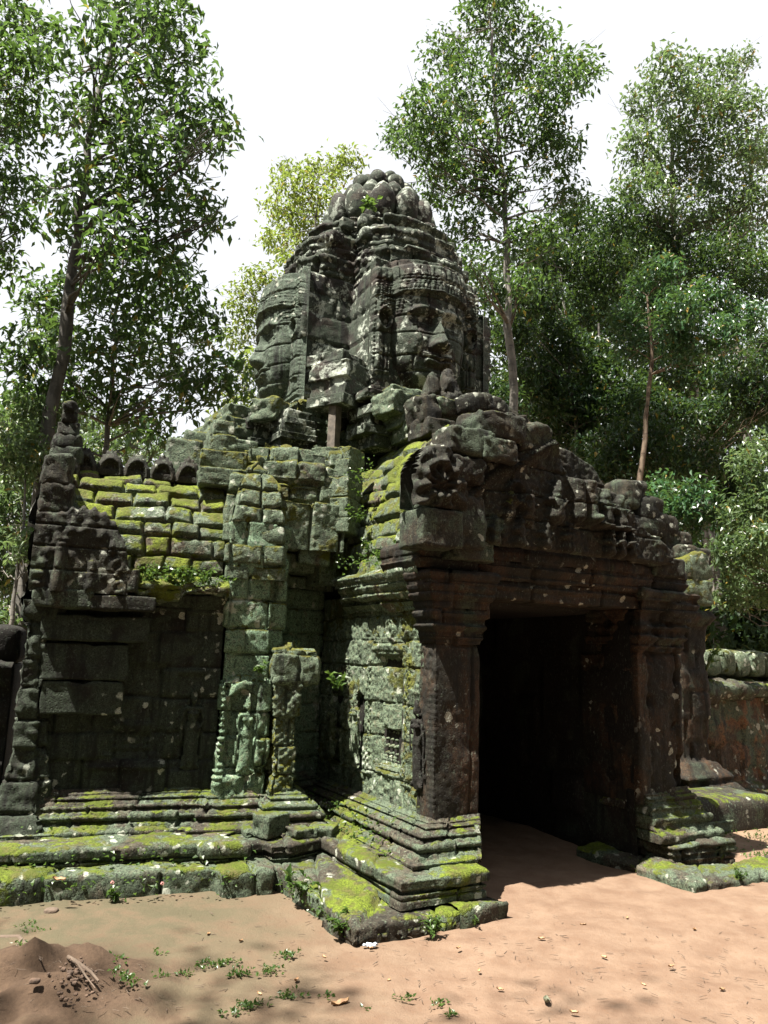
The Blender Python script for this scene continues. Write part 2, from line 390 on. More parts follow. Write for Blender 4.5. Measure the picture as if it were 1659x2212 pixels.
# step the porch part lower towards the front: the whole slab is one worn course
v = mb.v[0]
t = sstep(1.35, .1, v[:, 1])*(v[:, 0] > -.7)
v[:, 2] -= .075*t*(v[:, 2] > .05)
sweep(mb, [(.85, .02), (1.36, .05), (1.37, .6)], [(0, -.1), (0, .10), (-.02, .125), (-.35, .13)], zj=[4], bl=(.6, .9), seed=5, rough=.02, rnd=.025)
sweep(mb, [(3.26, 1.4), (3.33, -.06), (4.5, -.12), (6.2, -.02)], [(0, -.1), (0.01, .05), (-.03, .085), (-.42, .09)], zj=[4], bl=(.5, .9), seed=8, rough=.03, rnd=.03)
rock(mb, (5.25, 1.75, .05), (1.2, .6, .2), rotz=.05, n=12, rnd=.1, rough=.025, seed=14)
rock(mb, (5.9, 1.9, .14), (1.6, .8, .5), rotz=.02, n=12, rnd=.12, rough=.03, seed=15)
mb.build('lower_platform', S_MOSS, gate)
# ---- plinth (second step)
roll = lambda z, o, r, k=5: [(o+r*cos(a), z+r*sin(a)) for a in np.linspace(-pi/2, pi/2, k)]
pl2 = [(0, 0), (.0, .045), (-.02, .05), (-.02, .06), (0, .065), (.005, .09), (-.02, .095), (-.02, .105), (.0, .11), (.015, .115), (.02, .185), (-.005, .205), (-.2, .215), (-.7, .218)]
def plz(z0, s=1.0): return [(o, z0+z*s) for o, z in pl2]
mb = MB()
sweep(mb, [W(3.6, .27), W(.62, .27), W(.60, .16), W(.22, .16), W(.20, .24), W(.06, .24), W(.02, .10), W(-.16, .10), (.42, 1.62), (.42, .15), (1.22, .17), (1.24, .9)],
      plz(.13, 1.05), zj=[6], bl=(.45, .85), seed=12, jd=.02, jit=.008, rough=.012, res=.02)
sweep(mb, [(3.62, 1.3), (3.64, .45), (4.5, .43), (4.52, 1.8)], plz(.0, 1.25), bl=(.4, .6), seed=13, jit=.02, rough=.025, res=.025)
mb.build('plinth', S_MOSS, gate)
# ---- base mouldings
def arc(o, z, r, k=7): return [(o+r*cos(a), z+r*sin(a)) for a in np.linspace(-pi/2, pi/2, k)]
bm0 = [(.33, 0), (.345, .01), (.35, .05), (.33, .065), (.27, .075), (.215, .10), (.19, .115)]+arc(.205, .152, .034)+[(.165, .192), (.16, .205)]+arc(.15, .235, .026)+[(.115, .266), (.11, .275)]+arc(.085, .295, .018)+[(.05, .318), (.05, .335), (.015, .345), (0, .37)]
def bmz(z0, so=1, sz=1): return [(o*so, z0+z*sz) for o, z in bm0]
def lotus(UA, VA, X):
    return .010*np.abs(np.sin(UA*pi/.085))*gs(X[..., 2]-LZ[0], .035)-.004*(np.sin(UA*pi/.05) > .5)
mb = MB()
LZ = [.335+.155]
sweep(mb, [(1.04, 3.2), (1.04, .75), (1.55, .75), (1.57, 1.3)], bmz(.335, 1.2, .80), nov={2: (-.62, -1), 3: (-.62, -1)}, zj=[4, 13, 22], bl=(.4, .8), seed=21, jd=.02, jit=.006, rough=.008, res=.011, carve=lotus)
mb.build('base_moulding', S_MOSS, gate); mb = MB()
LZ = [.33+.2]
sweep(mb, [W(2.26, .8), W(.5, .8), W(.48, .72), W(.08, .72), W(.06, .8), W(-.05, .8), W(-.07, .55), W(-.24, .55), W(-.26, .95), (.50, 3.0), (1.0, 3.25)], bmz(.33, 1.05, .98), zj=[4, 13, 22], bl=(.4, .8), seed=22, jd=.02, jit=.008, rough=.009, res=.012, carve=lotus)
mb.build('base_moulding', S_MOSS, gate); mb = MB()
LZ = [.27+.2]
sweep(mb, [(3.6, 1.5), (3.6, .78), (4.22, .78), (4.22, 2.4)], bmz(.25, .75, 1.3), nov={0: (-.1, -1), 1: (-.1, -1)}, zj=[4, 13, 22], bl=(.4, .7), seed=23, jd=.02, jit=.015, rough=.02, res=.018, carve=lotus)
mb.build('base_moulding', S_MOSS, gate)
# small corner stones at the foot of the re-entrant angle
rng = random.Random(1)
rocks('corner_stone', [(*W(s_, b_), z, sx, sy, sz, r) for (s_, b_, z, sx, sy, sz, r) in [(-.02, .42, .44, .26, .22, .2, .4), (-.28, .3, .36, .24, .2, .14, .2), (-.5, .35, .36, .24, .24, .14, .9)]], S_MOSS, gate, rng, rnd=.08, rough=.018)
# ---- porch flank wall with blind panel and niches
def box(x, a, b, e=.008): return sstep(a-e, a+e, x)*(1-sstep(b-e, b+e, x))
def rect(Y, Z, y0, y1, z0, z1, e=.008): return box(Y, y0, y1, e)*box(Z, z0, z1, e)
def flank(UA, VA, X):
    y, z = X[..., 1], X[..., 2]; h = np.zeros_like(y)
    # blind window: stepped frame, sunk panel with balusters below
    for k, d in enumerate((.03, .02, .02)):
        m_ = .035*k; h -= d*rect(y, z, 1.38+m_, 1.92-m_, .88+m_, 2.0-m_)
    h += .05*rect(y, z, 1.50, 1.80, 1.28, 1.88)            # lowered blind
    h -= .06*rect(y, z, 1.50, 1.80, 1.04, 1.26)
    for k in range(3): h += .10*gs(y-(1.56+.09*k), .03)*rect(y, z, 1.4, 1.9, 1.04, 1.26)*(.75+.25*np.cos(z*2*pi/.07))
    for k in range(5): h += .012*rect(y, z, 1.42+.01*k, 1.88-.01*k, .90+.027*k, .912+.027*k)
    # niches for the standing figures
    for (a, b) in ((.84, 1.14), (2.14, 2.44), (2.72, 3.0)):
        aa = (a+b)/2; top = 1.62-.5*np.abs(y-aa)
        h -= .055*box(y, a, b)*box(z, .80, 1.0)*0 + .055*sstep(a-.01, a+.01, y)*(1-sstep(b-.01, b+.01, y))*sstep(.80, .82, z)*(1-sstep(-.01, .01, z-top))
    for a in (1.25, 2.03, 2.56): # carved upright bands
        h += (.014+.012*np.sin(z*2*pi/.07)*np.cos((y-a)*2*pi/.06))*box(y, a-.05, a+.05)*box(z, .8, 1.95)
    for a in (.80, 1.19, 2.09, 2.49): h += .022*box(y, a-.014, a+.014, .004)*box(z, .80, 1.7)
    # little arched medallions above
    for a in (1.35, 1.62): h += .02*gs(np.hypot((y-a)/.8, z-2.26)-.09, .02)+.02*gs(np.hypot(y-a, (z-2.25)/1.6), .05)
    h += .012*fbm(X, 18, 2, 77)*box(z, .66, 2.4)
    h += .012*rect(y, z, 1.3, 2.0, 2.04, 2.10)+.012*rect(y, z, 1.3, 2.0, 2.13, 2.16)
    return h
mb = MB()
sweep(mb, [(1.08, 3.3), (1.08, .98)], [(0, .60), (0, 2.62)], ch=.29, bl=(.28, .5), seed=31, res=.011, jit=.006, rough=.008, jd=.02, jw=.007, rnd=.005, carve=lambda a, b, X: 1.35*flank(a, b, X), chip=.008)
mb.build('flank_wall', S_FLANK, gate)
# balusters' dark strings are in the wall; corner pillar
def pillar_c(UA, VA, X):
    z = X[..., 2]; u = X[..., 0]; v_ = X[..., 1]
    side = (u < 1.08)
    h = side*box(z, .7, 1.72)*(.003*np.sin(z*2*pi/.05)*(1-sstep(.84, .9, v_)))
    h = h+side*box(z, 1.75, 2.15)*.014*fbm(X, 22, 2, 5)
    return h
cap = [(0, .60), (0, 2.10), (.012, 2.115), (.012, 2.15), (.03, 2.16), (.045, 2.185), (.03, 2.21), (.035, 2.225), (.07, 2.25), (.085, 2.275), (.07, 2.30), (.05, 2.305),
       (.055, 2.335), (.085, 2.35), (.10, 2.39), (.08, 2.41), (.09, 2.425), (.095, 2.50), (.12, 2.51), (.145, 2.55), (.13, 2.575), (.15, 2.60), (.175, 2.65), (.16, 2.68), (.18, 2.69), (.20, 2.74), (.17, 2.77), (0, 2.79)]
mb = MB()
sweep(mb, [(1.06, 1.02), (1.06, .75), (1.54, .75), (1.54, 1.6)], cap, nov={2: (.45, -1), 3: (.45, -1)}, zj=[1, 5, 10, 16, 22], ch=.3, bl=(.5, .8), seed=33, res=.014, jit=.006, rough=.010, carve=pillar_c, jd=.015)
# extra course joints on the shaft
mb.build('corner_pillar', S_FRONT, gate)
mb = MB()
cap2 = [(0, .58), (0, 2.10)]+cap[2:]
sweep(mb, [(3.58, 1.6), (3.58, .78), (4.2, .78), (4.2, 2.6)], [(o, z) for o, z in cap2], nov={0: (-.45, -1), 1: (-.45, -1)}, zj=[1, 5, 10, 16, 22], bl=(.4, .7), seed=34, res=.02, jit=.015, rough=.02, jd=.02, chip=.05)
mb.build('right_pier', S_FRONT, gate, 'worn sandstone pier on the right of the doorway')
# shaft courses: thin offsets joints on left pillar front are in this overlay of stones inside the jamb
mb = MB()
for i, z in enumerate((2.30, 2.42)):
    rock(mb, (1.56+.03*i, 1.15, z), (.16+.06*i, .7, .12), n=9, rnd=.1, rough=.012, seed=50+i)
mb.build('jamb_corbel', S_FRONT, gate)
# cornice along the flank
mb = MB()
cor = [(.0, 2.42), (.02, 2.43), (.03, 2.46), (.05, 2.48), (.07, 2.50), (.06, 2.53), (.09, 2.55), (.12, 2.59), (.10, 2.62), (.13, 2.64), (.16, 2.69), (.15, 2.73), (.17, 2.74), (.19, 2.79), (.12, 2.83), (.0, 2.86)]
sweep(mb, [(1.05, 2.62), (1.05, .76)], cor, zj=[5, 10], bl=(.35, .6), seed=36, res=.014, jit=.012, rough=.014, carve=lambda U_, V_, X: .006*np.sin(U_*2*pi/.045)*box(X[..., 2], 2.56, 2.80))
mb.build('flank_cornice', S_FLANK, gate)
# ---- lintel over the doorway
mb = MB()
lp = [(-.5, 2.555), (0, 2.55), (.02, 2.56), (.02, 2.64), (.035, 2.65), (.05, 2.68), (.03, 2.70), (.045, 2.71), (.07, 2.76), (.05, 2.78), (.06, 2.79), (.10, 2.86), (.08, 2.88), (.10, 2.90), (.10, 3.0), (.06, 3.05), (-.6, 3.06)]
sweep(mb, [(.90, 1.4), (.92, .76), (3.4, .72), (4.22, .80), (4.24, 1.6)], lp, zj=[7, 13], bl=(.55, 1.1), seed=41, res=.018, jit=.010, rough=.011, jd=.025, chip=.02,
      keepf=lambda X: (X[..., 2] > 2.78) | ((X[..., 0] > 1.45) & (X[..., 0] < 3.75) & (X[..., 1] < 1.3)))
rock(mb, (2.5, 1.02, 2.66), (2.5, .55, .2), n=16, rnd=.06, rough=.012, seed=43)
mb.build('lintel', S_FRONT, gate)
# ---- dark passage
mb = MB()
sweep(mb, [(1.62, .8), (1.62, 5.5)][::1], [(0, 0), (0, 2.6)], seed=44, res=.07, ch=.4)      # outside faces the wall mass
mb2 = MB()
sweep(mb2, [(1.62, 5.4), (1.62, .85)][::-1], [(0, -.1), (0, 2.62)], seed=45, res=.05, ch=.4, bl=(.5, .9))
sweep(mb2, [(3.56, 5.4), (3.56, .85)], [(0, -.1), (0, 2.62)], seed=46, res=.05, ch=.4, bl=(.5, .9))
sweep(mb2, [(1.5, 5.4), (3.7, 5.4)], [(0, -.1), (0, 2.8)], seed=47, res=.06, ch=.4, bl=(.5, .9))  # unseen end wall added to keep light out of the through passage
rock(mb2, (2.6, 3.4, 2.75), (2.6, 4.6, .3), n=12, rnd=.05, rough=.02, seed=48)
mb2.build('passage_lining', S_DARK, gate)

# ---- porch roof (half vault on the left slope and right slope)
def clumps(UA, VA, X): return .02*fbm(X, 2.3, 3, 91)
mb = MB()
rp = [(0, 2.84), (-.06, 3.12), (-.14, 3.42), (-.26, 3.74), (-.42, 4.05), (-.62, 4.32), (-.9, 4.58), (-1.25, 4.80), (-1.6, 4.92)]
sweep(mb, [(1.02, 3.9), (1.02, .72)], rp, ch=.235, bl=(.32, .62), seed=51, res=.02, jit=.03, rough=.022, jd=.05, jw=.018, tilt=.1, rnd=.02, carve=clumps, keepf=lambda X: X[..., 2] < 3.9+.6*np.clip(X[..., 1]-.9, 0, 2)+.15*vnoise(X*3, 2))
mb.build('porch_roof', S_ROOF, gate)
mb = MB()
sweep(mb, [(4.18, .9), (4.18, 4.0)], [(o*.9, z-.1) for o, z in rp], ch=.26, bl=(.35, .6), seed=52, res=.035, jit=.03, rough=.03, jd=.04, tilt=.1, keepf=lambda X: X[..., 2] < 3.3+.25*np.clip(X[..., 1]-2.2, 0, 2))
mb.build('porch_roof', S_ROOF, gate)
# ---- relief figure: low relief of a standing woman
def cap_h(X, Z, a, b, ra, rb, dep):
    ax, az = a; bx, bz = b; dx, dz = bx-ax, bz-az; L = dx*dx+dz*dz+1e-9
    t = np.clip(((X-ax)*dx+(Z-az)*dz)/L, 0, 1); d = np.hypot(X-ax-t*dx, Z-az-t*dz); r = ra+(rb-ra)*t
    return dep*np.sqrt(np.maximum(0, 1-(d/r)**2))
def figure(mb, o, right, out, h, mirror=1, seed=0, res=.011):
    nx = int(.5*h/res); nz = int(1.06*h/res); X, Z = np.meshgrid(np.linspace(-.25, .25, nx), np.linspace(-.02, 1.04, nz), indexing='ij')
    x = X*mirror
    parts = [((0, .50), (0, .10), .10, .085, .55), ((0, .12), (0, .07), .11, .12, .45), ((0, .52), (0, .50), .085, .10, .6), ((0, .56), (0, .66), .06, .085, .6),
             ((-.07, .72), (.07, .72), .04, .04, .55), ((0, .74), (0, .79), .026, .026, .5), ((0, .815), (0, .845), .044, .046, .75), ((0, .88), (0, .90), .058, .05, .6), ((0, .9), (0, 1.0), .04, .012, .6),
             ((-.042, .665), (-.038, .66), .036, .036, .85), ((.042, .665), (.038, .66), .036, .036, .85),
             ((-.105, .715), (-.135, .56), .032, .026, .5), ((-.135, .56), (-.13, .40), .025, .02, .45), ((-.13, .39), (-.125, .34), .022, .015, .45),
             ((.105, .715), (.135, .58), .032, .026, .5), ((.135, .58), (.09, .47), .025, .02, .6), ((-.06, .05), (-.10, .02), .03, .03, .5), ((.06, .05), (.10, .02), .03, .03, .5),
             ((-.062, .84), (-.066, .79), .014, .018, .4), ((.062, .84), (.066, .79), .014, .018, .4), ((.12, .45), (.14, .12), .02, .028, .3)]
    hh = np.zeros_like(X)
    for a, b, ra, rb, dp in parts: hh = np.maximum(hh, cap_h(x, Z, a, b, ra, rb, dp*.13))
    sk = (np.abs(x) < .12) & (Z < .5) & (Z > .06)
    hh += sk*(.004*np.cos(x*2*pi/.03)+.008*gs(Z-.47+3*x*x, .012))*(hh > .01)
    keep = hh > .002; hh = hh-.006
    P = np.array(o)[None, None]+X[..., None]*h*np.array(right)+Z[..., None]*h*np.array((0, 0, 1))+(hh[..., None]*h+.004*fbm(np.stack([X*h, Z*h, X], -1), 14, 3, seed)[..., None])*np.array(out)
    mb.add(P.reshape(-1, 3), grid_faces(nx, nz, keep=keep), .5); return mb
for i, (y, z0, h, mr, lb) in enumerate([(.99, .84, .80, 1, 'dark relief of a standing woman in a long skirt beside the doorway'), (2.29, .86, .78, -1, 'green stained relief of a standing woman left of the blind window'), (2.86, .86, .72, 1, 'worn mossy relief of a woman in the inner angle')]):
    mb = MB(); figure(mb, (1.065 if i else 1.055, y, z0), (0, -1, 0), (-1, 0, 0), h, mr, seed=i)
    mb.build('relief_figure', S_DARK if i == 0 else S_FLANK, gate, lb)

# ---- left wing
wl = (-cos(wt), sin(wt)); wn = (-sin(wt), -cos(wt))     # away to the left, outward
def to_sb(X):
    du = X[..., 0]+.1; dv = X[..., 1]-1.42
    return -cos(wt)*du+sin(wt)*dv, sin(wt)*du+cos(wt)*dv
def wingc(UA, VA, X):
    s, b = to_sb(X); z = X[..., 2]; h = .006*fbm(X, 15, 2, 8)
    h = h-.03*rect(s, z, .95, 1.55, .95, 1.85)-.03*rect(s, z, 1.0, 1.5, 1.0, 1.80)
    h += .025*rect(s, z, .9, 1.6, .86, .9)+.03*rect(s, z, 1.68, 1.74, .75, 2.2)
    for k in range(4): h += .05*gs(s-(1.1+.1*k), .03)*rect(s, z, 1.0, 1.5, 1.02, 1.3)*(.75+.25*np.cos(z*2*pi/.07))
    h -= .04*rect(s, z, .60, .86, .85, 1.75)
    return h
mb = MB()
sweep(mb, [W(2.2, .8), W(.5, .8)], [(0, .66), (0, 2.34), (.03, 2.36), (.05, 2.4), (.09, 2.45), (.12, 2.5), (.12, 2.52)], ch=.28, bl=(.3, .55), seed=61, res=.018, jit=.014, rough=.012, carve=wingc)
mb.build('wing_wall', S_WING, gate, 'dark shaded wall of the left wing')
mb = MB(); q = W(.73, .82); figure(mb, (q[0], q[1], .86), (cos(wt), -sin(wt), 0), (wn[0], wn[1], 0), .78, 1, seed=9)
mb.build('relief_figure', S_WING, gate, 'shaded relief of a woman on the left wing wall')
# lit strip and recess next to it
mb = MB()
sweep(mb, [W(.5, .82), W(.49, .74), W(.06, .74), W(.05, .86), W(-.10, .88), (.28, 2.95), (.60, 3.25), (1.14, 3.4)],
      [(0, .62), (0, 2.78), (.02, 3.3), (-.06, 3.35)], ch=.27, bl=(.22, .42), seed=62, res=.016, jit=.02, rough=.014, jd=.04, rnd=.008, tilt=.05, chip=.015)
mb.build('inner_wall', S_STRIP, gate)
# low pilaster slab with devata niche
mb = MB()
def nich(UA, VA, X):
    s, b = to_sb(X); z = X[..., 2]
    a = sstep(.08, .10, s)*(1-sstep(.37, .39, s))*sstep(.80, .82, z)*(1-sstep(-.01, .01, z-(1.62-.7*np.abs(s-.235)**1.1)))
    return -.085*a+.008*fbm(X, 16, 3, 12)+.012*np.sin(z*2*pi/.06)*box(s, .40, .47)*box(z, .75, 1.7)
sweep(mb, [W(.49, .80), W(.485, .64), W(.03, .64), W(.02, .8)], [(0, .60), (0, 1.68), (-.02, 1.72), (-.2, 1.74)], ch=.3, bl=(.25, .45), seed=63, res=.014, jit=.012, rough=.015, carve=nich, chip=.05)
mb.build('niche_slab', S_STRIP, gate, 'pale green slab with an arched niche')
mb = MB(); q = W(.235, .675); figure(mb, (q[0], q[1], .83), (cos(wt), -sin(wt), 0), (wn[0], wn[1], 0), .76, -1, seed=3)
mb.build('relief_figure', S_STRIP, gate, 'sunlit green relief of a woman in the arched niche')
mb = MB()
def pil(UA, VA, X): return .016*fbm(X, 15, 3, 22)+.012*np.sin(X[..., 2]*2*pi/.08)*np.sin(UA*2*pi/.09)
sweep(mb, [W(.02, .82), W(.0, .52), W(-.21, .52), W(-.23, .95)], [(0, .62), (0, 1.72)],
      ch=.25, bl=(.2, .34), seed=64, res=.015, jit=.018, rough=.014, jd=.035, chip=.03, carve=pil)
sweep(mb, [W(.06, .82), W(.05, .50), W(-.40, .52), W(-.42, .95)], [(-.05, 1.68), (0, 1.70), (.01, 1.98), (-.02, 2.03), (-.35, 2.06)], ch=.4, bl=(.2, .3), seed=164, res=.015, jit=.02, rough=.016, jd=.03, chip=.03)
mb.build('inner_pilaster', S_MID, gate)
# wing end pilaster (far left), leaning jamb stones
mb = MB()
sweep(mb, [W(2.28, 1.6), W(2.24, .66), W(2.06, .66), W(2.06, .72), W(1.98, .74), W(1.97, .85)], [(.18, .33), (.14, .45), (.07, .6), (.03, .85), (0, 1.0), (0, 2.2), (.05, 2.26), (.05, 2.4)],
      ch=.3, bl=(.2, .4), seed=65, res=.018, jit=.015, rough=.025, jd=.03, carve=lambda U_, V_, X: .010*np.sin(X[..., 2]*2*pi/.11+U_*30)*(.4+vnoise(X*7, 4))+.02*fbm(X, 9, 3, 6))
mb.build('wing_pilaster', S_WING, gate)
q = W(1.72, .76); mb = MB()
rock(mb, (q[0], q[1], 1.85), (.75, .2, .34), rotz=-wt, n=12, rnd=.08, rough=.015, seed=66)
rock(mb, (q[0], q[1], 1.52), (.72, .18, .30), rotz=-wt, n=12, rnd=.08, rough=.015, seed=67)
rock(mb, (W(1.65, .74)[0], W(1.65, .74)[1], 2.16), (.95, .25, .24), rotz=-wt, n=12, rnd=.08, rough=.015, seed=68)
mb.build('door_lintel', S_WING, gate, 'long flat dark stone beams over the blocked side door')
# wing ledge + roof
mb = MB()
sweep(mb, [W(1.35, .78), W(.5, .76)], [(0, 2.46), (.16, 2.48), (.25, 2.53), (.26, 2.60), (.18, 2.65), (-.1, 2.67)], bl=(.3, .5), seed=70, res=.015, jit=.02, rough=.035, zj=[2], chip=.05)
mb.build('wing_cornice', S_ROOF, gate)
wr = [(0, 2.60), (-.02, 2.8), (-.06, 3.05), (-.15, 3.3), (-.28, 3.5), (-.45, 3.68), (-.62, 3.78), (-.85, 3.84)]
mb = MB()
sweep(mb, [W(2.2, .72), W(.55, .72)], wr, ch=.178, bl=(.24, .5), seed=71, res=.014, jit=.016, rough=.015, jd=.045, jw=.016, tilt=.1, rnd=.022, carve=clumps)
mb.build('wing_roof', S_ROOF, gate, 'bright mossy block roof of the left wing')
# ridge crest ornaments
for k in range(6):
    s = 1.95-.26*k; q = W(s, 1.42); mb = MB()
    n_, m_ = 26, 22; X, Z = np.meshgrid(np.linspace(-.15, .15, n_), np.linspace(0, .26, m_), indexing='ij')
    top = .24*np.sqrt(np.maximum(0, 1-(X/.145)**2))*(1-.15*np.abs(X)/.15)+.015*np.cos(X*2*pi/.045)
    keep = Z <= top+.02
    hh = .05*gs(np.hypot(X, Z*.7)-.105, .022)+.03*gs(np.hypot(X, Z-.03), .03)-.02+.01*fbm(np.stack([X, Z, X*0+k], -1), 18, 3, k)
    sd_ = np.minimum(1, np.maximum(0, (top+.02-Z)/.03))
    for sg in (1, -1):
        P = np.zeros((n_, m_, 3)); o_ = (hh+.07)*sd_*sg
        P[..., 0] = q[0]+X*cos(wt)*1.0+wn[0]*o_; P[..., 1] = q[1]-X*sin(wt)+wn[1]*o_; P[..., 2] = 3.80+np.minimum(Z, top+.01)*1.15
        F = grid_faces(n_, m_, keep=keep); mb.add(P.reshape(-1, 3), F if sg > 0 else F[:, ::-1], .4)
    rock(mb, (q[0], q[1], 3.82), (.27, .16, .08), rotz=-wt, n=6, rnd=.1, rough=.01, seed=k)
    mb.build('ridge_crest', S_PED, gate)
# finial at the left end of the ridge
mb = MB(); q = W(2.12, 1.30)
for k, (z, sx, sz) in enumerate([(3.78, .32, .2), (3.93, .28, .16), (4.07, .25, .16), (4.21, .22, .16), (4.34, .17, .16), (4.44, .11, .10)]):
    rock(mb, (q[0]+.02*k*0, q[1], z), (sx, .2, sz), rotz=-wt, n=9, rnd=.25, rough=.03, seed=80+k, carve=lambda V: .01*np.sin(V[:, 2]*90)*np.sin(V[:, 0]*60))
mb.build('roof_finial', S_PED, gate, 'tapering stack of eroded stones at the left end of the ridge')
# wing end pediment (frontal relief at far left)
mb = MB()
def jnt2(Z): return -.03*sum((1-sstep(0, .012, np.abs(Z-j))) for j in (.2, .42, .62))
def pedc(X, Z): return .02*gs(np.hypot((X-.05)/1.1, (Z-.1)/1.5)-.33, .04)+.012*fbm(np.stack([X, Z, X*0], -1), 12, 4, 4)+.02*box(np.abs(np.hypot((X-.02)/.85, Z/1.5)-.42), -1, .035)*np.sin(np.arctan2(Z, X-.02)*26)+jnt2(Z)+.07*cap_h(X, Z, (-.16, .02), (-.16, .42), .06, .04, 1)+.03*cap_h(X, Z, (.12, .05), (.12, .28), .04, .03, 1)
n_, m_ = 60, 60; X, Z = np.meshgrid(np.linspace(-.40, .46, n_), np.linspace(0, .85, m_), indexing='ij')
top = .80*np.maximum(0, 1-(np.abs(X-.02)/.47)**2.4)**.55+.02*np.cos(X*2*pi/.1); top = np.where(X < -.1, np.maximum(top, .74), top)
keep = Z <= top+.02; q = W(1.86, .58)
for sg in (1, -1):
    e = np.minimum(1, np.maximum(0, (top+.03-Z)/.05)); o_ = ((pedc(X, Z)-.02 if sg > 0 else 0)+.09)*e*sg
    P = np.zeros((n_, m_, 3)); P[..., 0] = q[0]+X*cos(wt)+wn[0]*o_; P[..., 1] = q[1]-X*sin(wt)+wn[1]*o_; P[..., 2] = 2.48+np.minimum(Z, top+.01)
    F = grid_faces(n_, m_, keep=keep); mb.add(P.reshape(-1, 3), F if sg > 0 else F[:, ::-1], .4)
for (s, z, sx, sz, sd) in [(1.55, 2.62, .45, .22, 1), (1.95, 2.42, .5, .16, 2), (2.1, 3.35, .3, .3, 3), (2.12, 3.62, .26, .3, 4), (1.6, 2.40, .9, .14, 5)]:
    q2 = W(s, .66); rock(mb, (q2[0], q2[1], z), (sx, .3, sz), rotz=-wt, n=10, rnd=.12, rough=.03, seed=100+sd)
mb.build('wing_pediment', S_PED, gate, 'carved broken pediment on the left end of the wing')
mb = MB()   # leaf scroll edge hanging on the far left gable
sweep(mb, [W(2.35, 2.4), W(2.27, .76)], [(0, 2.2), (.03, 2.5), (0, 2.9), (-.02, 3.3), (-.1, 3.6), (-.25, 3.8)], ch=.3, bl=(.2, .4), seed=81, res=.03, jit=.03, rough=.04)
mb.build('wing_gable', S_PED, gate)

# ---- stepped central mass between the wing and the tower
mb = MB()
cm = [(0, 2.72), (0, 3.2), (-.04, 3.5), (-.10, 3.75), (-.2, 3.93), (-.36, 4.03), (-.6, 4.09)]
sweep(mb, [W(.56, 1.6), W(.53, .70), W(-.02, .70), (.50, 3.05), (1.15, 3.2)], cm[:7], ch=.20, bl=(.26, .42), seed=72, res=.014, jit=.03, rough=.014, jd=.055, jw=.012, tilt=.08, rnd=.012, chip=.02)
mb.build('central_roof', S_MID, gate, 'stepped lichen covered blocks between wing and tower')
mb = MB()
sweep(mb, [W(.56, 1.4), W(.54, .92), W(-.72, 1.0), (.95, 2.95)][:3], [(0, 3.1), (0, 3.62), (-.05, 3.64), (-.06, 3.84), (-.12, 3.87), (-.13, 4.06), (-.22, 4.09), (-.24, 4.24), (-.8, 4.27)], zj=[2, 4, 6], bl=(.26, .46), seed=172, res=.015, jit=.035, rough=.016, jd=.05, jw=.012, tilt=.1, rnd=.012, chip=.02)
mb.build('upper_courses', S_MID, gate)
rng = random.Random(5)
rocks('jutting_block', [(.42, 2.95, 3.22, .60, .5, .24, -.2), (.50, 3.02, 2.98, .50, .42, .22, -.2), (.38, 2.98, 3.47, .54, .5, .22, -.2), (.40, 3.0, 3.70, .5, .5, .22, -.1), (.45, 3.0, 3.93, .5, .5, .22, -.1),
                                  (.90, 2.71, 3.40, .46, .5, .16, .78), (.90, 2.74, 3.60, .48, .5, .24, .78), (.92, 2.78, 3.85, .50, .5, .24, .78), (.95, 2.84, 4.08, .46, .5, .22, .75), (1.0, 2.91, 4.28, .40, .5, .18, .7),
                                  (.98, 2.91, 3.12, .26, .3, .3, .5), (.86, 2.96, 2.9, .22, .3, .3, .2), (.66, 2.78, 3.2, .35, .4, .5, -.2)], S_MID, gate, rng, rnd=.07, rough=.018)
rocks('roof_block', [(*W(s_, b_), z, sx, sy, sz, -wt+rng.uniform(-.1, .1)) for (s_, b_, z, sx, sy, sz) in [(.60, 1.45, 4.42, .24, .5, .18), (.60, 1.42, 4.23, .32, .5, .2), (.56, 1.38, 4.02, .5, .6, .22), (.25, 1.6, 4.10, .6, .5, .2), (-.15, 1.7, 4.16, .55, .5, .2), (.58, 1.3, 3.82, .5, .6, .2),
                              (-.55, 1.8, 4.25, .6, .6, .22), (.95, 1.75, 4.1, .4, .4, .5), (.35, 2.0, 4.35, .5, .4, .22), (.75, 2.1, 4.3, .4, .4, .5)]], S_MID, gate, rng, rnd=.08, rough=.022)
# solid core filling
mb = MB()
rock(mb, (1.0, 4.9, 2.1), (3.2, 2.8, 4.0), n=10, rnd=.04, rough=.02, seed=9)
rock(mb, (2.6, 4.9, 3.4), (3.0, 2.8, 2.4), n=10, rnd=.04, rough=.02, seed=10); rock(mb, (2.6, 5.2, 5.0), (2.0, 2.0, 1.4), n=8, rnd=.04, rough=.02, seed=10)
q = W(1.1, 1.9); rock(mb, (q[0], q[1], 1.85), (2.0, 1.5, 3.2), rotz=-wt, n=8, rnd=.04, rough=.02, seed=11)
rock(mb, (2.6, 2.7, 3.2), (1.6, 3.0, 1.4), n=8, rnd=.04, rough=.02, seed=12)
rock(mb, (1.36, 2.6, 1.6), (.40, 3.0, 2.6), n=8, rnd=.04, rough=.01, seed=13)
mb.build('inner_core', S_DARK, gate)

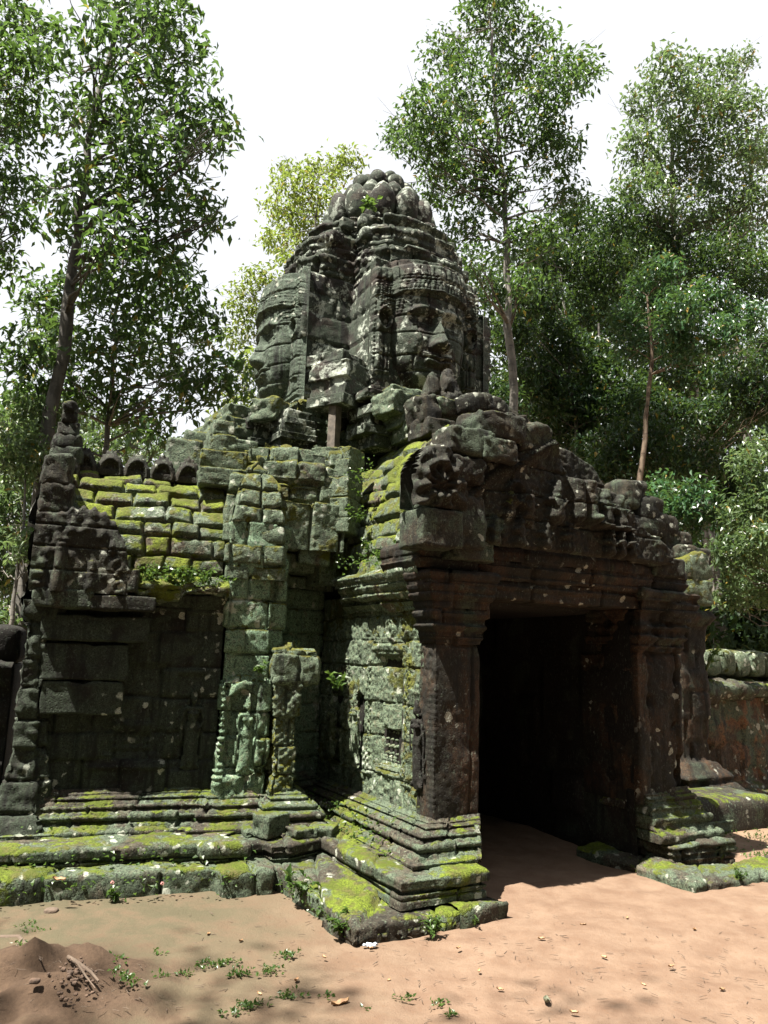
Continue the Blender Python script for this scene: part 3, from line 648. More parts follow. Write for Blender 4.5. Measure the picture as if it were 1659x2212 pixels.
# ================================================================= TOWER
CX, CY = 2.6, 5.2
def cross(r, w, cx=CX, cy=CY): return [(cx+a, cy+b) for a, b in ((-w, -r), (w, -r), (w, -w), (r, -w), (r, w), (w, w), (w, r), (-w, r), (-w, w), (-r, w), (-r, -w), (-w, -w))]
mb = MB()
def side_c(UA, VA, X): return .012*fbm(X, 1.2, 2, 6)
sweep(mb, cross(1.58, .83), [(-.02, 5.3), (0, 5.5), (.02, 5.9), (.02, 6.4), (0, 6.9), (-.03, 7.35), (-.08, 7.42), (-.3, 7.45)], closed=True, ch=.36, bl=(.7, 1.4), seed=90, res=.03, jit=.012, rough=.012, jd=.028, jw=.014, carve=side_c)
tower = mb.build('tower', S_TOWER, gate, 'tall cross-shaped tower carved with a serene giant face on each side')
def crossr(r, w, bul, k=7):
    out = []
    for q in range(4):
        a = q*pi/2
        for t in np.linspace(-1, 1, k):
            x, y = t*w, -(r-bul)-bul*math.sqrt(max(0, 1-(abs(t)**2.2)*.999)); out.append((CX+x*cos(a)-y*sin(a), CY+x*sin(a)+y*cos(a)))
        x, y = w, -w; out.append((CX+x*cos(a)-y*sin(a), CY+x*sin(a)+y*cos(a)))
    return out
def tierc(k, z0, hg):
    def f(UA, VA, X):
        z = X[..., 2]; t = (z-z0)/hg
        return .022*fbm(X, 7, 3, k)+.022*np.abs(np.sin(UA*pi/.16))*box(t, .15, .6, .08)*(.4+vnoise(X*3, 2))+.010*np.abs(np.sin(UA*pi/.06))*box(t, .72, .9, .03)
    return f
for k, (r, w_, z0, z1) in enumerate([(1.58, .82, 7.34, 7.76), (1.47, .78, 7.76, 8.12), (1.30, .72, 8.12, 8.40), (1.04, .62, 8.40, 8.58)]):
    hg = z1-z0; mb = MB()
    sweep(mb, crossr(r, w_, .30), [(-.02, z0-.05), (-.02, z0+.12*hg), (.0, z0+.2*hg), (-.01, z0+.62*hg), (.015, z0+.72*hg), (.025, z0+.9*hg), (-.01, z0+.98*hg), (-.25, z0+hg+.01)],
          closed=True, ch=.2, bl=(.25, .5), seed=92+k, res=.022, jit=.02, rough=.014, jd=.035, carve=tierc(k, z0, hg), chip=.03, tilt=.06)
    for qx in range(4):       # worn corbel stones at the corners of the arms
        a = qx*pi/2
        for o_ in ((-1, 1) if k in (1, 2) else ()):
            x, y = o_*(w_-.02), -(r-.36); X_ = CX+x*cos(a)-y*sin(a); Y_ = CY+x*sin(a)+y*cos(a)
            rock(mb, (X_, Y_, z0+.72*hg), (.22, .22, .18), rotz=a+.1*o_, n=8, rnd=.12, rough=.03, seed=k*17+qx*5+int(o_*10))
    mb.build('crown_tier', S_TOWER, tower)
# ---- the face
def face_grid(sc=1.0):
    res = .0125; nx = int(1.80/res)+1; nz = int(2.14/res)+1
    X, Z = np.meshgrid(np.linspace(-.90, .90, nx), np.linspace(5.30, 7.44, nz), indexing='ij')
    x = np.abs(X); z = Z
    # head oval width
    wz = np.interp(z, [5.50, 5.58, 5.66, 5.78, 5.95, 6.2, 6.5, 6.9, 7.3], [.10, .26, .36, .46, .55, .60, .61, .62, .62])
    t = np.clip(x/wz, 0, 1); head = .34*np.maximum(0, 1-t**2.5)**.62
    head *= np.interp(z, [5.50, 5.60, 5.75, 6.0, 7.0, 7.3], [.0, .55, .85, 1, 1, .86])
    head = np.where(z < 5.52, 0, head)
    h = head.copy()
    inF = head > .01
    # brow: double arc
    zb = 6.63+.055*np.sin(np.clip(x/.46, 0, 1)*pi)-.02*(x/.4)**2
    h += .045*gs(z-zb-.02, .045)*(x < .52)*sstep(.55, .42, x)
    # sockets and eyes
    h -= .11*np.exp(-((x-.22)/.17)**2-((z-6.50)/.09)**2)
    h -= .05*np.exp(-((x-.09)/.06)**2-((z-6.49)/.10)**2)
    ze = 6.475-.03*((x-.24)/.14)**2
    h += .060*np.exp(-((x-.245)/.125)**2-((z-6.475)/.045)**2)
    h -= .025*gs(z-(6.462-.0*x+.03*((x-.245)/.13)**2*-1), .008)*(np.abs(x-.245) < .135)
    h += .014*gs(z-(6.435+.04*((x-.245)/.14)**2), .009)*(np.abs(x-.245) < .14)
    h += .014*gs(z-(6.545-.05*((x-.245)/.14)**2), .011)*(np.abs(x-.245) < .15)
    # nose
    nw = np.interp(z, [6.13, 6.2, 6.35, 6.6], [.105, .095, .07, .06]); nh = np.interp(z, [6.10, 6.13, 6.19, 6.3, 6.5, 6.66], [0, .17, .20, .15, .075, .03])
    h += nh*np.exp(-(x/nw)**2*1.1)*(z > 6.10)
    h += .085*np.exp(-((x-.105)/.048)**2-((z-6.165)/.045)**2)
    h -= .03*np.exp(-((x-.17)/.03)**2-((z-6.18)/.07)**2)
    h -= .03*np.exp(-(x/.12)**2-((z-6.095)/.02)**2)
    # philtrum, lips, chin
    h -= .016*gs(x, .018)*gs(z-6.065, .03)
    mz = 5.975+.35*x*x-.018*np.exp(-(x/.05)**2)
    lipw = sstep(.275, .22, x)
    h += .060*gs(z-mz-.035, .030)*lipw
    h += .066*gs(z-mz+.040, .033)*sstep(.24, .17, x)
    h -= .055*gs(z-mz, .010)*sstep(.30, .24, x)
    h -= .03*np.exp(-((x-.29)/.03)**2-((z-mz)/.04)**2)
    h -= .03*np.exp(-(x/.14)**2-((z-5.855)/.03)**2)
    h += .06*np.exp(-(x/.14)**2-((z-5.73)/.08)**2)
    h += .035*np.exp(-((x-.33)/.12)**2-((z-6.22)/.14)**2)
    # ears: long slab, ring and lobes
    ear = box(x, .615, .84, .02)*box(z, 5.75, 6.85, .03)
    h += ear*.06
    er = np.hypot((x-.735)/.8, (z-6.52)/1.15)
    h += .055*gs(er-.135, .020); h -= .20*(1-sstep(.09, .12, er))
    h -= .10*box(x, .715, .735, .006)*box(z, 5.82, 6.12, .01); h -= .07*box(x, .655, .668, .006)*box(z, 5.80, 6.15, .01)
    h += .03*gs(np.hypot(x-.70, z-5.68)-.0, .07)+.02*gs(np.hypot(x-.70, z-5.55), .06)
    # rope edge
    h += .016*box(x, .85, .882, .01)*(.5+.5*np.sin(z*2*pi/.06+x*50))*(.6+.6*vnoise(np.stack([x*0, z*0, z*6], -1), 4))
    # temple leaf ornament
    orn = box(z, 6.62, 7.0, .03)*box(x, .50, .84, .03)
    h += orn*(.02*np.sin((z*1.2+x)*2*pi/.085)*np.cos((z-x)*2*pi/.085)+.015)
    for r_ in (.17, .24, .31): h += .022*gs(np.hypot(x-.62, z-6.58)-r_, .010)*(x > .42)*(z > 6.6)
    # diadem
    zd = z+.12*x*x
    h += .045*box(zd, 6.93, 7.36, .012)
    h += .025*box(zd, 6.93, 6.965, .006)+.02*box(zd, 7.05, 7.065, .004)+.02*box(zd, 7.18, 7.20, .005)
    h += box(zd, 6.975, 7.04, .01)*.022*np.abs(np.sin(X*pi/.055))+box(zd, 7.07, 7.17, .01)*.028*np.abs(np.sin(X*pi/.075))*np.abs(np.sin((zd-7.07)*pi/.05))
    h += box(zd, 7.20, 7.34, .01)*.03*np.abs(np.sin(X*pi/.10))*(1-(zd-7.2)/.2)
    h = np.where(z < 5.52, .02+.02*np.sin(z*2*pi/.09), h)
    # masonry joints
    P = np.stack([X, z*0, z], -1); wv = .010*fbm(P, 2.5, 2, 31)
    js = [5.30, 5.56, 5.80, 6.035, 6.33, 6.60, 6.86, 7.12]; rng = np.random.RandomState(4); bid = np.zeros_like(X)
    for k, j in enumerate(js):
        d = np.abs(z+wv-j-.04*X*(k % 2)); h -= .035*(1-sstep(0, .014, d))+.012*np.exp(-d/.02)
        z1 = js[k+1] if k+1 < len(js) else 9
        bs = np.cumsum(rng.uniform(.28, .55, 8))-1.1; rb = rng.uniform(0, 1, 9)
        inc = (z+wv >= j) & (z+wv < z1)
        for b in bs:
            d = np.abs(X+wv-b); h -= inc*(.03*(1-sstep(0, .012, d))+.008*np.exp(-d/.02))
        bi = np.searchsorted(bs, X.ravel()).reshape(X.shape); bid = np.where(inc, rb[np.clip(bi, 0, 8)]*.6+.2, bid); h += inc*(rb[np.clip(bi, 0, 8)]-.5)*.014
    h += .010*fbm(P, 6, 4, 3)+.006*fbm(P, 22, 3, 4)
    e = np.minimum(np.minimum(.90-x, 7.44-z), z-5.30); h = np.where(e < .013, -.1, h)
    V = np.stack([X*.965, -(1.60+h*sc), z], -1)
    return V.reshape(-1, 3), grid_faces(nx, nz), bid
fv, ff, fb = face_grid()
mb = MB(); mb.add(fv, ff, fb)
f0 = mb.build('stone_face', S_TOWER, tower, 'large calm face with lit forehead and nose looking over the doorway', loc=(CX, CY, 0), rotz=0)
for a, m_, lb in ((-pi/2, S_LEFTF, 'green lichened face seen in profile on the left of the tower'), (pi/2, S_TOWER, 'face on the far right side of the tower'), (pi, S_TOWER, 'face on the back of the tower')):
    if a == -pi/2:
        mb = MB(); mb.add(*face_grid(.84)); o = mb.build('stone_face', m_, tower, lb, loc=(CX, CY, 0), rotz=a)
    else:
        o = f0.copy(); C.objects.link(o); o.parent = tower; o.rotation_euler = (0, 0, a); o['label'] = lb
# ---- lotus crown
def lobe(name, ang, rr, z, sx, sy, sz, seed, tip=0, mat=S_TOWER):
    mb = MB(); V, F = cube_grid(12); V = V/np.linalg.norm(V, axis=1, keepdims=True)
    zz = V[:, 2]
    V = V*np.array((sx, sy, sz))*.5; V[:, 1] += -.10*sy*(zz > .2)*zz
    if tip: V[:, 2] += tip*np.exp(-(V[:, 0]/(sx*.22))**2)*np.maximum(0, zz); V[:, 2] = np.where(zz > .75, V[:, 2]*.96, V[:, 2])
    if tip: V[:, :2] *= (1+.08*gs(zz-.35, .12))[:, None]
    V = V+V/np.linalg.norm(V, axis=1, keepdims=True)*(.012*fbm(V+ang*3, 5, 4, seed))[:, None]
    x = V[:, 0]; y = V[:, 1]-rr
    W_ = np.stack([CX+x*cos(ang)-y*sin(ang), CY+x*sin(ang)+y*cos(ang), z+V[:, 2]], -1)
    mb.add(W_, F, hsh(np.int64(seed), 1, 2, 3)); return mb.build(name, mat, tower)
for k in range(12): lobe('lotus_petal', 2*pi*k/12+.1, .74, 8.92, .42, .36, .60, 200+k, .07)
for k in range(12): lobe('lotus_petal', 2*pi*k/12+.36, .62, 9.14, .36, .3, .42, 230+k, .05)
for k in range(9): lobe('crown_ball', 2*pi*k/9+.12, .40, 9.50, .34, .33, .34, 260+k)
for k in range(6): lobe('crown_ball', 2*pi*k/6+.3, .20, 9.74, .25, .24, .24, 280+k)
mb = MB(); rock(mb, (CX, CY, 8.8), (1.3, 1.3, .8), n=10, rnd=.3, rough=.03, seed=7); rock(mb, (CX, CY, 9.4), (.62, .62, .6), n=8, rnd=.4, rough=.03, seed=8)
mb.build('crown_core', S_TOWER, tower)
# ---- tower foot: mouldings and broken stones
mb = MB()
sweep(mb, cross(1.62, .95), [(.05, 4.6), (.05, 4.85), (.0, 4.9), (.04, 4.95), (.04, 5.02), (-.03, 5.06), (-.03, 5.2), (.03, 5.25), (.07, 5.3), (.07, 5.38), (0, 5.42), (-.25, 5.45)],
      closed=True, ch=.24, bl=(.25, .5), seed=120, res=.028, jit=.03, rough=.02, jd=.04, chip=.06, tilt=.1)
mb.build('tower_foot', S_MID, gate)
rng = random.Random(11)
rocks('bracket_block', [(1.36, 3.80, 5.42, .46, .6, .28, .5), (1.36, 3.78, 5.66, .52, .62, .24, .5), (1.36, 3.90, 5.86, .56, .62, .16, .5), (1.34, 3.74, 5.22, .58, .6, .14, .5), (1.55, 4.05, 5.84, .6, .6, .2, .3)], S_TOWER, gate, rng, n=12, rnd=.06, rough=.018)
for (u, v_, z0, n_) in [(1.75, 3.45, 4.60, 7), (.85, 4.15, 4.35, 7), (.55, 4.6, 4.3, 7)]:
    z = z0; lst = []
    for k in range(n_):
        hh = rng.uniform(.08, .18); s_ = .40+.12*((k % 2))+rng.uniform(-.05, .05)
        lst.append((u+rng.uniform(-.04, .04), v_+rng.uniform(-.04, .04), z+hh/2, s_, s_, hh, rng.uniform(-.12, .12)+.1)); z += hh
    rocks('pilaster_block', lst, S_TOWER, gate, rng, n=10, rnd=.08, rough=.022)
rocks('broken_stone', [(2.0, 3.2, 5.22, .55, .5, .30, .0), (2.05, 3.1, 4.95, .5, .5, .26, .1), (2.15, 3.0, 4.75, .6, .5, .22, .0), (2.7, 3.0, 5.05, .6, .5, .22, .05), (3.2, 3.1, 5.15, .7, .5, .3, -.1), (2.5, 2.6, 4.98, 1.0, .5, .2, .1), (1.75, 3.0, 5.1, .35, .4, .3, .3),
                                  (.3, 5.0, 5.15, .5, .9, .24, .1), (.25, 4.7, 4.9, .5, .6, .3, .1), (.2, 5.4, 4.85, .6, .9, .5, .1), (.0, 5.2, 4.55, .7, 1.2, .5, .1), (-.2, 4.7, 4.3, .7, .7, .5, .2), (.6, 4.3, 5.15, .35, .4, .3, .7)],
      S_MID, gate, rng, rnd=.08, rough=.035, carve=lambda V: .014*np.sin(V[:, 0]*38)*np.sin(V[:, 2]*44))
# two pointed crowns and the curved arch fragment in front of the main face
mb = MB()
for (u, v_, z, s_) in [(2.05, 2.55, 5.0, .26), (2.28, 2.50, 5.06, .30)]:
    rock(mb, (u, v_, z), (s_, s_*.9, .34), n=10, rnd=.35, rough=.035, seed=int(u*100), taper=.1, fr=9)
    rock(mb, (u, v_, z+.27), (s_*.95, s_*.8, .36), n=10, rnd=.5, rough=.03, seed=int(u*130), taper=.5, fr=9)
for k in range(12):
    t = k/11; rock(mb, (2.35+.75*t, 2.45, 4.92+.20*sin(pi*(t*.75+.15))), (.16, .4, .22), rotz=0, n=7, rnd=.2, rough=.02, seed=k+40, tilty=.6*(t-.4))
rock(mb, (1.9, 2.5, 4.9), (.28, .4, .36), n=10, rnd=.15, rough=.03, seed=33, tilty=-.25)
rock(mb, (2.0, 2.45, 4.66), (.4, .5, .24), n=10, rnd=.1, rough=.025, seed=34)
mb.build('arch_fragment', S_PED, gate, 'two pointed crown stones beside a curved broken arch')
# timber post
mb = MB(); rock(mb, (1.24, 3.60, 4.62), (.13, .12, 1.25), rotz=.5, n=10, rnd=.03, rough=.006, seed=2)
mb.build('support_post', S_WOOD, gate, 'slim square brown post holding up the stone stack')

# ================================================================= FRONT PEDIMENT
def slab_relief(mb, u0, z0, uw, zh, v0, topf, relf, thick=.3, res=.013, seed=0, out=(0, -1), right=(1, 0), lowf=None):
    n_ = int(uw/res); m_ = int(zh/res); X, Z = np.meshgrid(np.linspace(0, uw, n_), np.linspace(0, zh, m_), indexing='ij')
    top = topf(X)+.02*fbm(np.stack([X, X*0, X*0], -1), 5, 3, seed); low = 0*X if lowf is None else lowf(X)
    keep = (Z <= top+.02) & (Z >= low-.02)
    e = np.clip(np.minimum(np.minimum(top+.02-Z, Z-low+.03), np.minimum(X, uw-X)+.02)/.05, 0, 1)**.5
    P3 = np.stack([X, Z*0+seed, Z], -1)
    for sg in (1, -1):
        rr = 1.25*relf(X, Z)+.012*fbm(P3, 6, 4, seed)+.010*fbm(P3, 24, 4, seed+1) if sg > 0 else 0
        o_ = (thick/2+rr)*e*sg
        Pm = np.zeros((n_, m_, 3)); Pm[..., 0] = u0+X*right[0]+out[0]*o_; Pm[..., 1] = v0+X*right[1]+out[1]*o_; Pm[..., 2] = z0+np.clip(Z, low, np.maximum(low, top))
        F = grid_faces(n_, m_, keep=keep); mb.add(Pm.reshape(-1, 3), F if sg > 0 else F[:, ::-1], .35)
def jnt(Z, X, js, d=.03):
    h = 0
    for j in js: h = h-d*(1-sstep(0, .014, np.abs(Z-j+.01*np.sin(X*5))))
    return h
mb = MB()
# main carved field
def top1(X): return np.interp(X, [0, .12, .3, .55, 1.0, 1.3, 1.55, 1.95, 2.25, 2.5, 2.75, 3.0], [.55, .85, 1.05, 1.18, 1.16, 1.12, .78, .76, .70, .42, .3, .15])
def fig(x, z, cx, cz, s): # seated / kneeling praying figures
    X = (x-cx)/s; Z = (z-cz)/s; h = 0
    for a, b, ra, rb in (((0, .15), (0, .2), .32, .3), ((0, .3), (0, .62), .2, .24), ((0, .86), (0, .9), .17, .16), ((0, 1.0), (0, 1.15), .1, .04), ((-.28, .6), (-.1, .4), .09, .08), ((.28, .6), (.1, .4), .09, .08)):
        h = np.maximum(h, cap_h(X, Z, a, b, ra, rb, .28*s))
    return h
def rel1(X, Z):
    h = jnt(Z, X, (.27, .52, .80))
    for b, j0, j1 in ((.5, .27, .52), (1.05, .27, .52), (.8, .52, .8), (1.35, .52, .8), (.7, 0, .27), (1.5, 0, .27)): h = h-.03*(1-sstep(0, .014, np.abs(X-b)))*box(Z, j0, j1)
    # sinuous arch band
    xs = np.linspace(0, 1.9, 40); zs = .30+.42*sstep(.1, .75, xs)-.12*sstep(.8, 1.2, xs)*0+.35*sstep(.7, 1.35, xs)
    zc = np.interp(X, xs, zs); h = h+.07*gs(Z-zc, .075)+.03*gs(Z-zc-.11, .03)+.012*np.sin((X+Z)*2*pi/.05)*gs(Z-zc, .09)
    h = h+.10*cap_h(X, Z, (1.62, .38), (1.60, .72), .075, .085, 1)+.10*cap_h(X, Z, (1.78, .38), (1.76, .72), .075, .085, 1)+.07*cap_h(X, Z, (1.80, .36), (1.9, .33), .05, .05, 1)
    h = h+fig(X, Z, 1.0, .26, .26)+fig(X, Z, .78, .28, .22)+fig(X, Z, 1.32, .3, .34)+fig(X, Z, 1.2, .02, .24)+fig(X, Z, .9, .02, .24)+fig(X, Z, .6, .02, .22)+fig(X, Z, 1.5, .02, .24)
    for cx in (2.02, 2.16, 2.30): h = h+1.5*fig(X, Z, cx, .03, .22)
    h = h+.8*fig(X, Z, 2.0, .36, .3)+.8*fig(X, Z, 2.2, .34, .28)+.07*rect(X, Z, 1.85, 2.35, .29, .33)
    h = h+.05*gs(np.hypot(X-.85, (Z-.52))-.10, .02)
    return h
slab_relief(mb, .93, 3.03, 3.0, 1.3, .72, top1, rel1, thick=.36, seed=5)
rng = random.Random(21)
for (u, v_, z, sx, sy, sz) in [(1.2, .6, 3.95, .5, .4, .26), (1.55, .62, 4.15, .55, .4, .26), (2.0, .66, 4.12, .4, .4, .28), (1.9, .8, 4.33, .3, .3, .12), (1.15, .6, 3.68, .4, .42, .24), (1.5, .55, 3.9, .4, .35, .22)]:
    rock(mb, (u, v_, z), (sx, sy, sz), n=12, rnd=.13, rough=.03, seed=rng.randint(0, 999), carve=lambda V: .008*np.sin(V[:, 0]*50)*np.sin(V[:, 2]*50))
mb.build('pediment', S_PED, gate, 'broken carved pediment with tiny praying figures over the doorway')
# rounded slab behind, right side
mb = MB()
slab_relief(mb, 1.9, 3.1, 1.75, 1.4, 1.05, lambda X: np.interp(X, [0, .3, .9, 1.2, 1.45, 1.6, 1.75], [1.1, 1.16, 1.12, 1.02, .72, .4, .1]), lambda X, Z: jnt(Z, X, (.4, .76)), thick=.35, seed=8)
mb.build('pediment_back', S_PED, gate, 'smooth rounded slab with pale lichen behind the pediment')
# naga end at the left: curled hood over a block
mb = MB()
slab_relief(mb, .60, 3.28, .55, .62, .55, lambda X: .60*np.maximum(0, 1-(np.abs(X-.26)/.29)**2.5)**.5, lambda X, Z: .05*gs(np.hypot(X-.25, Z-.25)-.16, .03)+.05*gs(np.hypot(X-.25, Z-.25), .06)+.02*np.sin(np.arctan2(Z-.2, X-.25)*10), thick=.34, seed=9)
rock(mb, (.88, .58, 3.10), (.44, .42, .34), n=12, rnd=.07, rough=.015, seed=44)
rock(mb, (1.16, .62, 3.2), (.42, .4, .5), n=12, rnd=.12, rough=.03, seed=45)
rock(mb, (.95, .58, 3.42), (.4, .3, .3), n=12, rnd=.2, rough=.035, seed=46)
mb.build('naga_end', S_PED, gate, 'curled serpent hood stone at the left corner of the pediment')
rocks('cornice_block', [(1.30, .70, 2.96, .5, .4, .2, .05), (3.55, .85, 3.12, .5, .5, .2, .1), (3.75, .9, 3.28, .35, .4, .2, .1), (3.95, .85, 3.02, .45, .5, .22, -.1), (3.35, .9, 3.32, .35, .4, .2, .1)], S_PED, gate, rng, rnd=.1, rough=.03)
# ================================================================= RIGHT WING (mostly hidden)
mb = MB()
sweep(mb, [(4.2, 2.5), (6.1, 2.55), (6.12, 2.42), (6.66, 2.44), (6.7, 3.6)], [(.35, .0), (.3, .3), (.18, .42), (.2, .5), (.1, .6), (0, .75), (0, 2.5), (.05, 2.6), (.1, 2.66), (.02, 2.75)], ch=.3, bl=(.3, .5), seed=130, res=.035, jit=.02, rough=.025)
mb.build('right_wing_wall', S_FRONT, gate)
mb = MB()
sweep(mb, [(4.0, 2.45), (6.7, 2.5)], [(0, 2.7), (-.05, 3.1), (-.2, 3.5), (-.5, 3.85), (-.9, 3.95)], ch=.22, bl=(.25, .45), seed=131, res=.03, jit=.03, rough=.03)
for (u, v_, z, sx, sz) in [(5.30, 2.6, 4.30, .42, .42), (5.6, 2.6, 4.12, .5, .36), (5.85, 2.6, 3.92, .6, .34), (6.1, 2.6, 3.72, .6, .3), (6.35, 2.5, 3.52, .75, .28), (5.5, 2.6, 3.85, .7, .3), (6.0, 2.6, 3.45, .9, .4)]:
    rock(mb, (u, v_, z), (sx, .5, sz), rotz=rng.uniform(-.1, .1), n=10, rnd=.25, rough=.04, seed=rng.randint(0, 999))
mb.build('right_wing_roof', S_PED, gate)
mb = MB()
rock(mb, (6.15, 2.3, 3.30), (.55, .45, .4), n=10, rnd=.2, rough=.04, seed=141, tilty=-.3); rock(mb, (6.1, 2.3, 2.98), (.6, .5, .35), n=10, rnd=.15, rough=.04, seed=142)
mb.build('right_corner_stone', S_MID, gate)
mb = MB(); rock(mb, (5.4, 4.2, 1.8), (2.5, 3.0, 3.4), n=8, rnd=.04, rough=.02, seed=143); mb.build('right_core', S_DARK, gate)

# ================================================================= ENCLOSURE WALLS
ew = empty('enclosure_wall', tuple(L2W(6.8, 2.95)), TH+rad(6)); tag(ew, 'rust brown laterite boundary wall with mossy ledge right of the gateway', 'wall')
mb = MB(); sweep(mb, [(-.3, 0), (12, 0)], [(.25, -.1), (.25, .12), (.1, .2), (0, .25), (0, 1.5)], ch=.33, bl=(.35, .6), seed=150, res=.05, jit=.02, rough=.03)
rock(mb, (6, .6, .8), (12.4, 1.1, 1.9), n=10, rnd=.02, rough=.01, seed=3); mb.build('wall_body', S_LAT, ew)
mb = MB(); sweep(mb, [(-.3, 0), (12, 0)], [(0, 1.48), (.12, 1.5), (.2, 1.6), (.2, 1.68), (.1, 1.74), (-.4, 1.80), (-.5, 1.9)], ch=.3, bl=(.35, .6), seed=151, res=.04, jit=.03, rough=.05); mb.build('mossy_ledge', S_MOSS, ew)
for k in range(20):
    mb = MB(); rock(mb, (.55+.42*k, .42, 2.0+(.04 if k > 0 else -.05)), (.40, .6, .40), n=9, rnd=.3, rough=.035, seed=160+k); mb.build('coping_stone', S_FLANK, ew)
mb = MB(); rock(mb, (.1, .2, 1.86), (.7, .4, .16), n=9, rnd=.2, rough=.03, seed=181); rock(mb, (-.1, .3, 2.0), (.5, .4, .16), n=9, rnd=.2, rough=.03, seed=182); mb.build('loose_slab', S_DARK, ew)
q = W(2.4, 1.6); wl_ = L2W(*q)
el = empty('enclosure_wall', tuple(wl_), TH-wt); tag(el, 'short dark piece of boundary wall at the left edge beyond the wing', 'wall')
mb = MB(); sweep(mb, [(-9, 0), (0, 0)], [(.3, -.1), (.3, .15), (0, .3), (0, 1.55), (.1, 1.6), (.15, 1.72), (-.3, 1.8)], ch=.3, bl=(.35, .6), seed=185, res=.06, jit=.03, rough=.05)
rock(mb, (-4.5, .5, .85), (9, .9, 1.9), n=8, rnd=.02, rough=.02, seed=5); mb.build('wall_body', S_DARK, el)
mb = MB()
for k in range(8): rock(mb, (-.2-.45*k, .3, 1.98), (.44, .6, .36), n=9, rnd=.3, rough=.04, seed=190+k)
mb.build('coping', S_DARK, el)

# ================================================================= GROUND
def axis(lo, hi, d0, d1, far, gr=1.35):
    a = list(np.arange(lo, hi, d0)); x = hi; d = d0
    while x < far: a.append(x); d *= gr; x += d
    a.append(far); x = lo; d = d0*gr
    b = []
    while x-d > -far: x -= d; b.append(x); d *= gr
    b.append(-far); return np.array(b[::-1]+a)
gx = axis(-6, 7, .045, 0, 300); gy = axis(2.0, 11, .045, 0, 300)
GX, GY = np.meshgrid(gx, gy, indexing='ij'); P3 = np.stack([GX, GY, GX*0], -1)
mc = ground_at(60, 2110)
near = np.exp(-((GX-1)/14)**2-((GY-6)/14)**2)
GZ = .03*fbm(P3, .5, 3, 1)*near+.013*fbm(P3, 3.1, 4, 2)*near+.010*np.maximum(0, fbm(P3, 6.5, 3, 12))*near
dm = np.hypot((GX-mc[0]-.15)/1.0, (GY-mc[1]+.25)/.75)
def gz_mound(d): return .24*np.maximum(0, 1-d*1.15)**1.1
GZ += gz_mound(dm)*(1+.5*fbm(P3, 4, 4, 5))+.03*sstep(1.0, .5, dm)*fbm(P3, 9, 3, 6)
GZ += np.where(GY > 30, -.0, 0)
# leave the floor of the doorway and the foot of the walls level
mb = MB(); mb.add(np.stack([GX, GY, GZ], -1).reshape(-1, 3), grid_faces(len(gx), len(gy)))
m, nt_, bs = base_mat('sand'); N = NT(nt_); tc = nd(nt_, 'ShaderNodeTexCoord'); P = tc.outputs['Object']
n1 = N.noise(P, .55, 5, .6, .3); n2 = N.noise(P, 3.5, 6, .65); n3 = N.noise(P, 30, 5, .7); n4 = N.noise(P, 140, 3, .7)
col = N.mix(N.ramp(n2, .3, .7), (.130, .082, .055), (.182, .124, .086))
col = N.mix(N.math('MULTIPLY', N.ramp(n3, .5, .75), .5), col, (.15, .085, .05))
col = N.mix(N.math('MULTIPLY', N.ramp(n4, .5, .8), .35), col, (.12, .08, .05))
sx = nd(nt_, 'ShaderNodeSeparateXYZ'); N.L(P, sx.inputs[0])
gm = N.math('MULTIPLY', N.ramp(N.math('ADD', sx.outputs[0], N.math('MULTIPLY', n1, 3.0)), 2.3, -.2), N.ramp(n2, .3, .6, .5, 1))
col = N.mix(N.math('MULTIPLY', gm, .92), col, (.066, .060, .036))
gf = N.ramp(N.math('ADD', sx.outputs[1], N.math('MULTIPLY', n1, 2)), 9.5, 12.5)
gl = N.ramp(N.noise(P, 2.2, 5), .5, .62)
col = N.mix(N.math('MULTIPLY', gf, .4), col, (.3, .22, .13))
md = nd(nt_, 'ShaderNodeVectorMath', operation='DISTANCE'); N.L(P, md.inputs[0]); md.inputs[1].default_value = (mc[0]+.25, mc[1]-.2, .1)
col = N.mix(N.ramp(N.math('ADD', md.outputs['Value'], N.math('MULTIPLY', n2, .9)), 1.35, .85), col, N.mix(n3, (.03, .02, .014), (.10, .065, .042)))
vo = nd(nt_, 'ShaderNodeTexVoronoi'); N.L(P, vo.inputs['Vector']); vo.inputs['Scale'].default_value = 26
col = N.mix(N.math('MULTIPLY', N.ramp(vo.outputs['Distance'], .14, .08), .55), col, (.07, .045, .03))
N.L(col, bs.inputs['Base Color']); bs.inputs['Roughness'].default_value = .95; bs.inputs['Specular IOR Level'].default_value = .15
bp = nd(nt_, 'ShaderNodeBump'); bp.inputs['Strength'].default_value = .7; bp.inputs['Distance'].default_value = .02
N.L(N.math('ADD', N.math('MULTIPLY', n3, .6), N.math('ADD', n2, N.math('MULTIPLY', n4, .3))), bp.inputs['Height']); N.L(bp.outputs[0], bs.inputs['Normal'])
gr = mb.build('ground', m); tag(gr, kind='structure')
def gh(x, y):
    d = math.hypot((x-mc[0]-.15)/1.0, (y-mc[1]+.25)/.75); return float(gz_mound(np.array(d)))

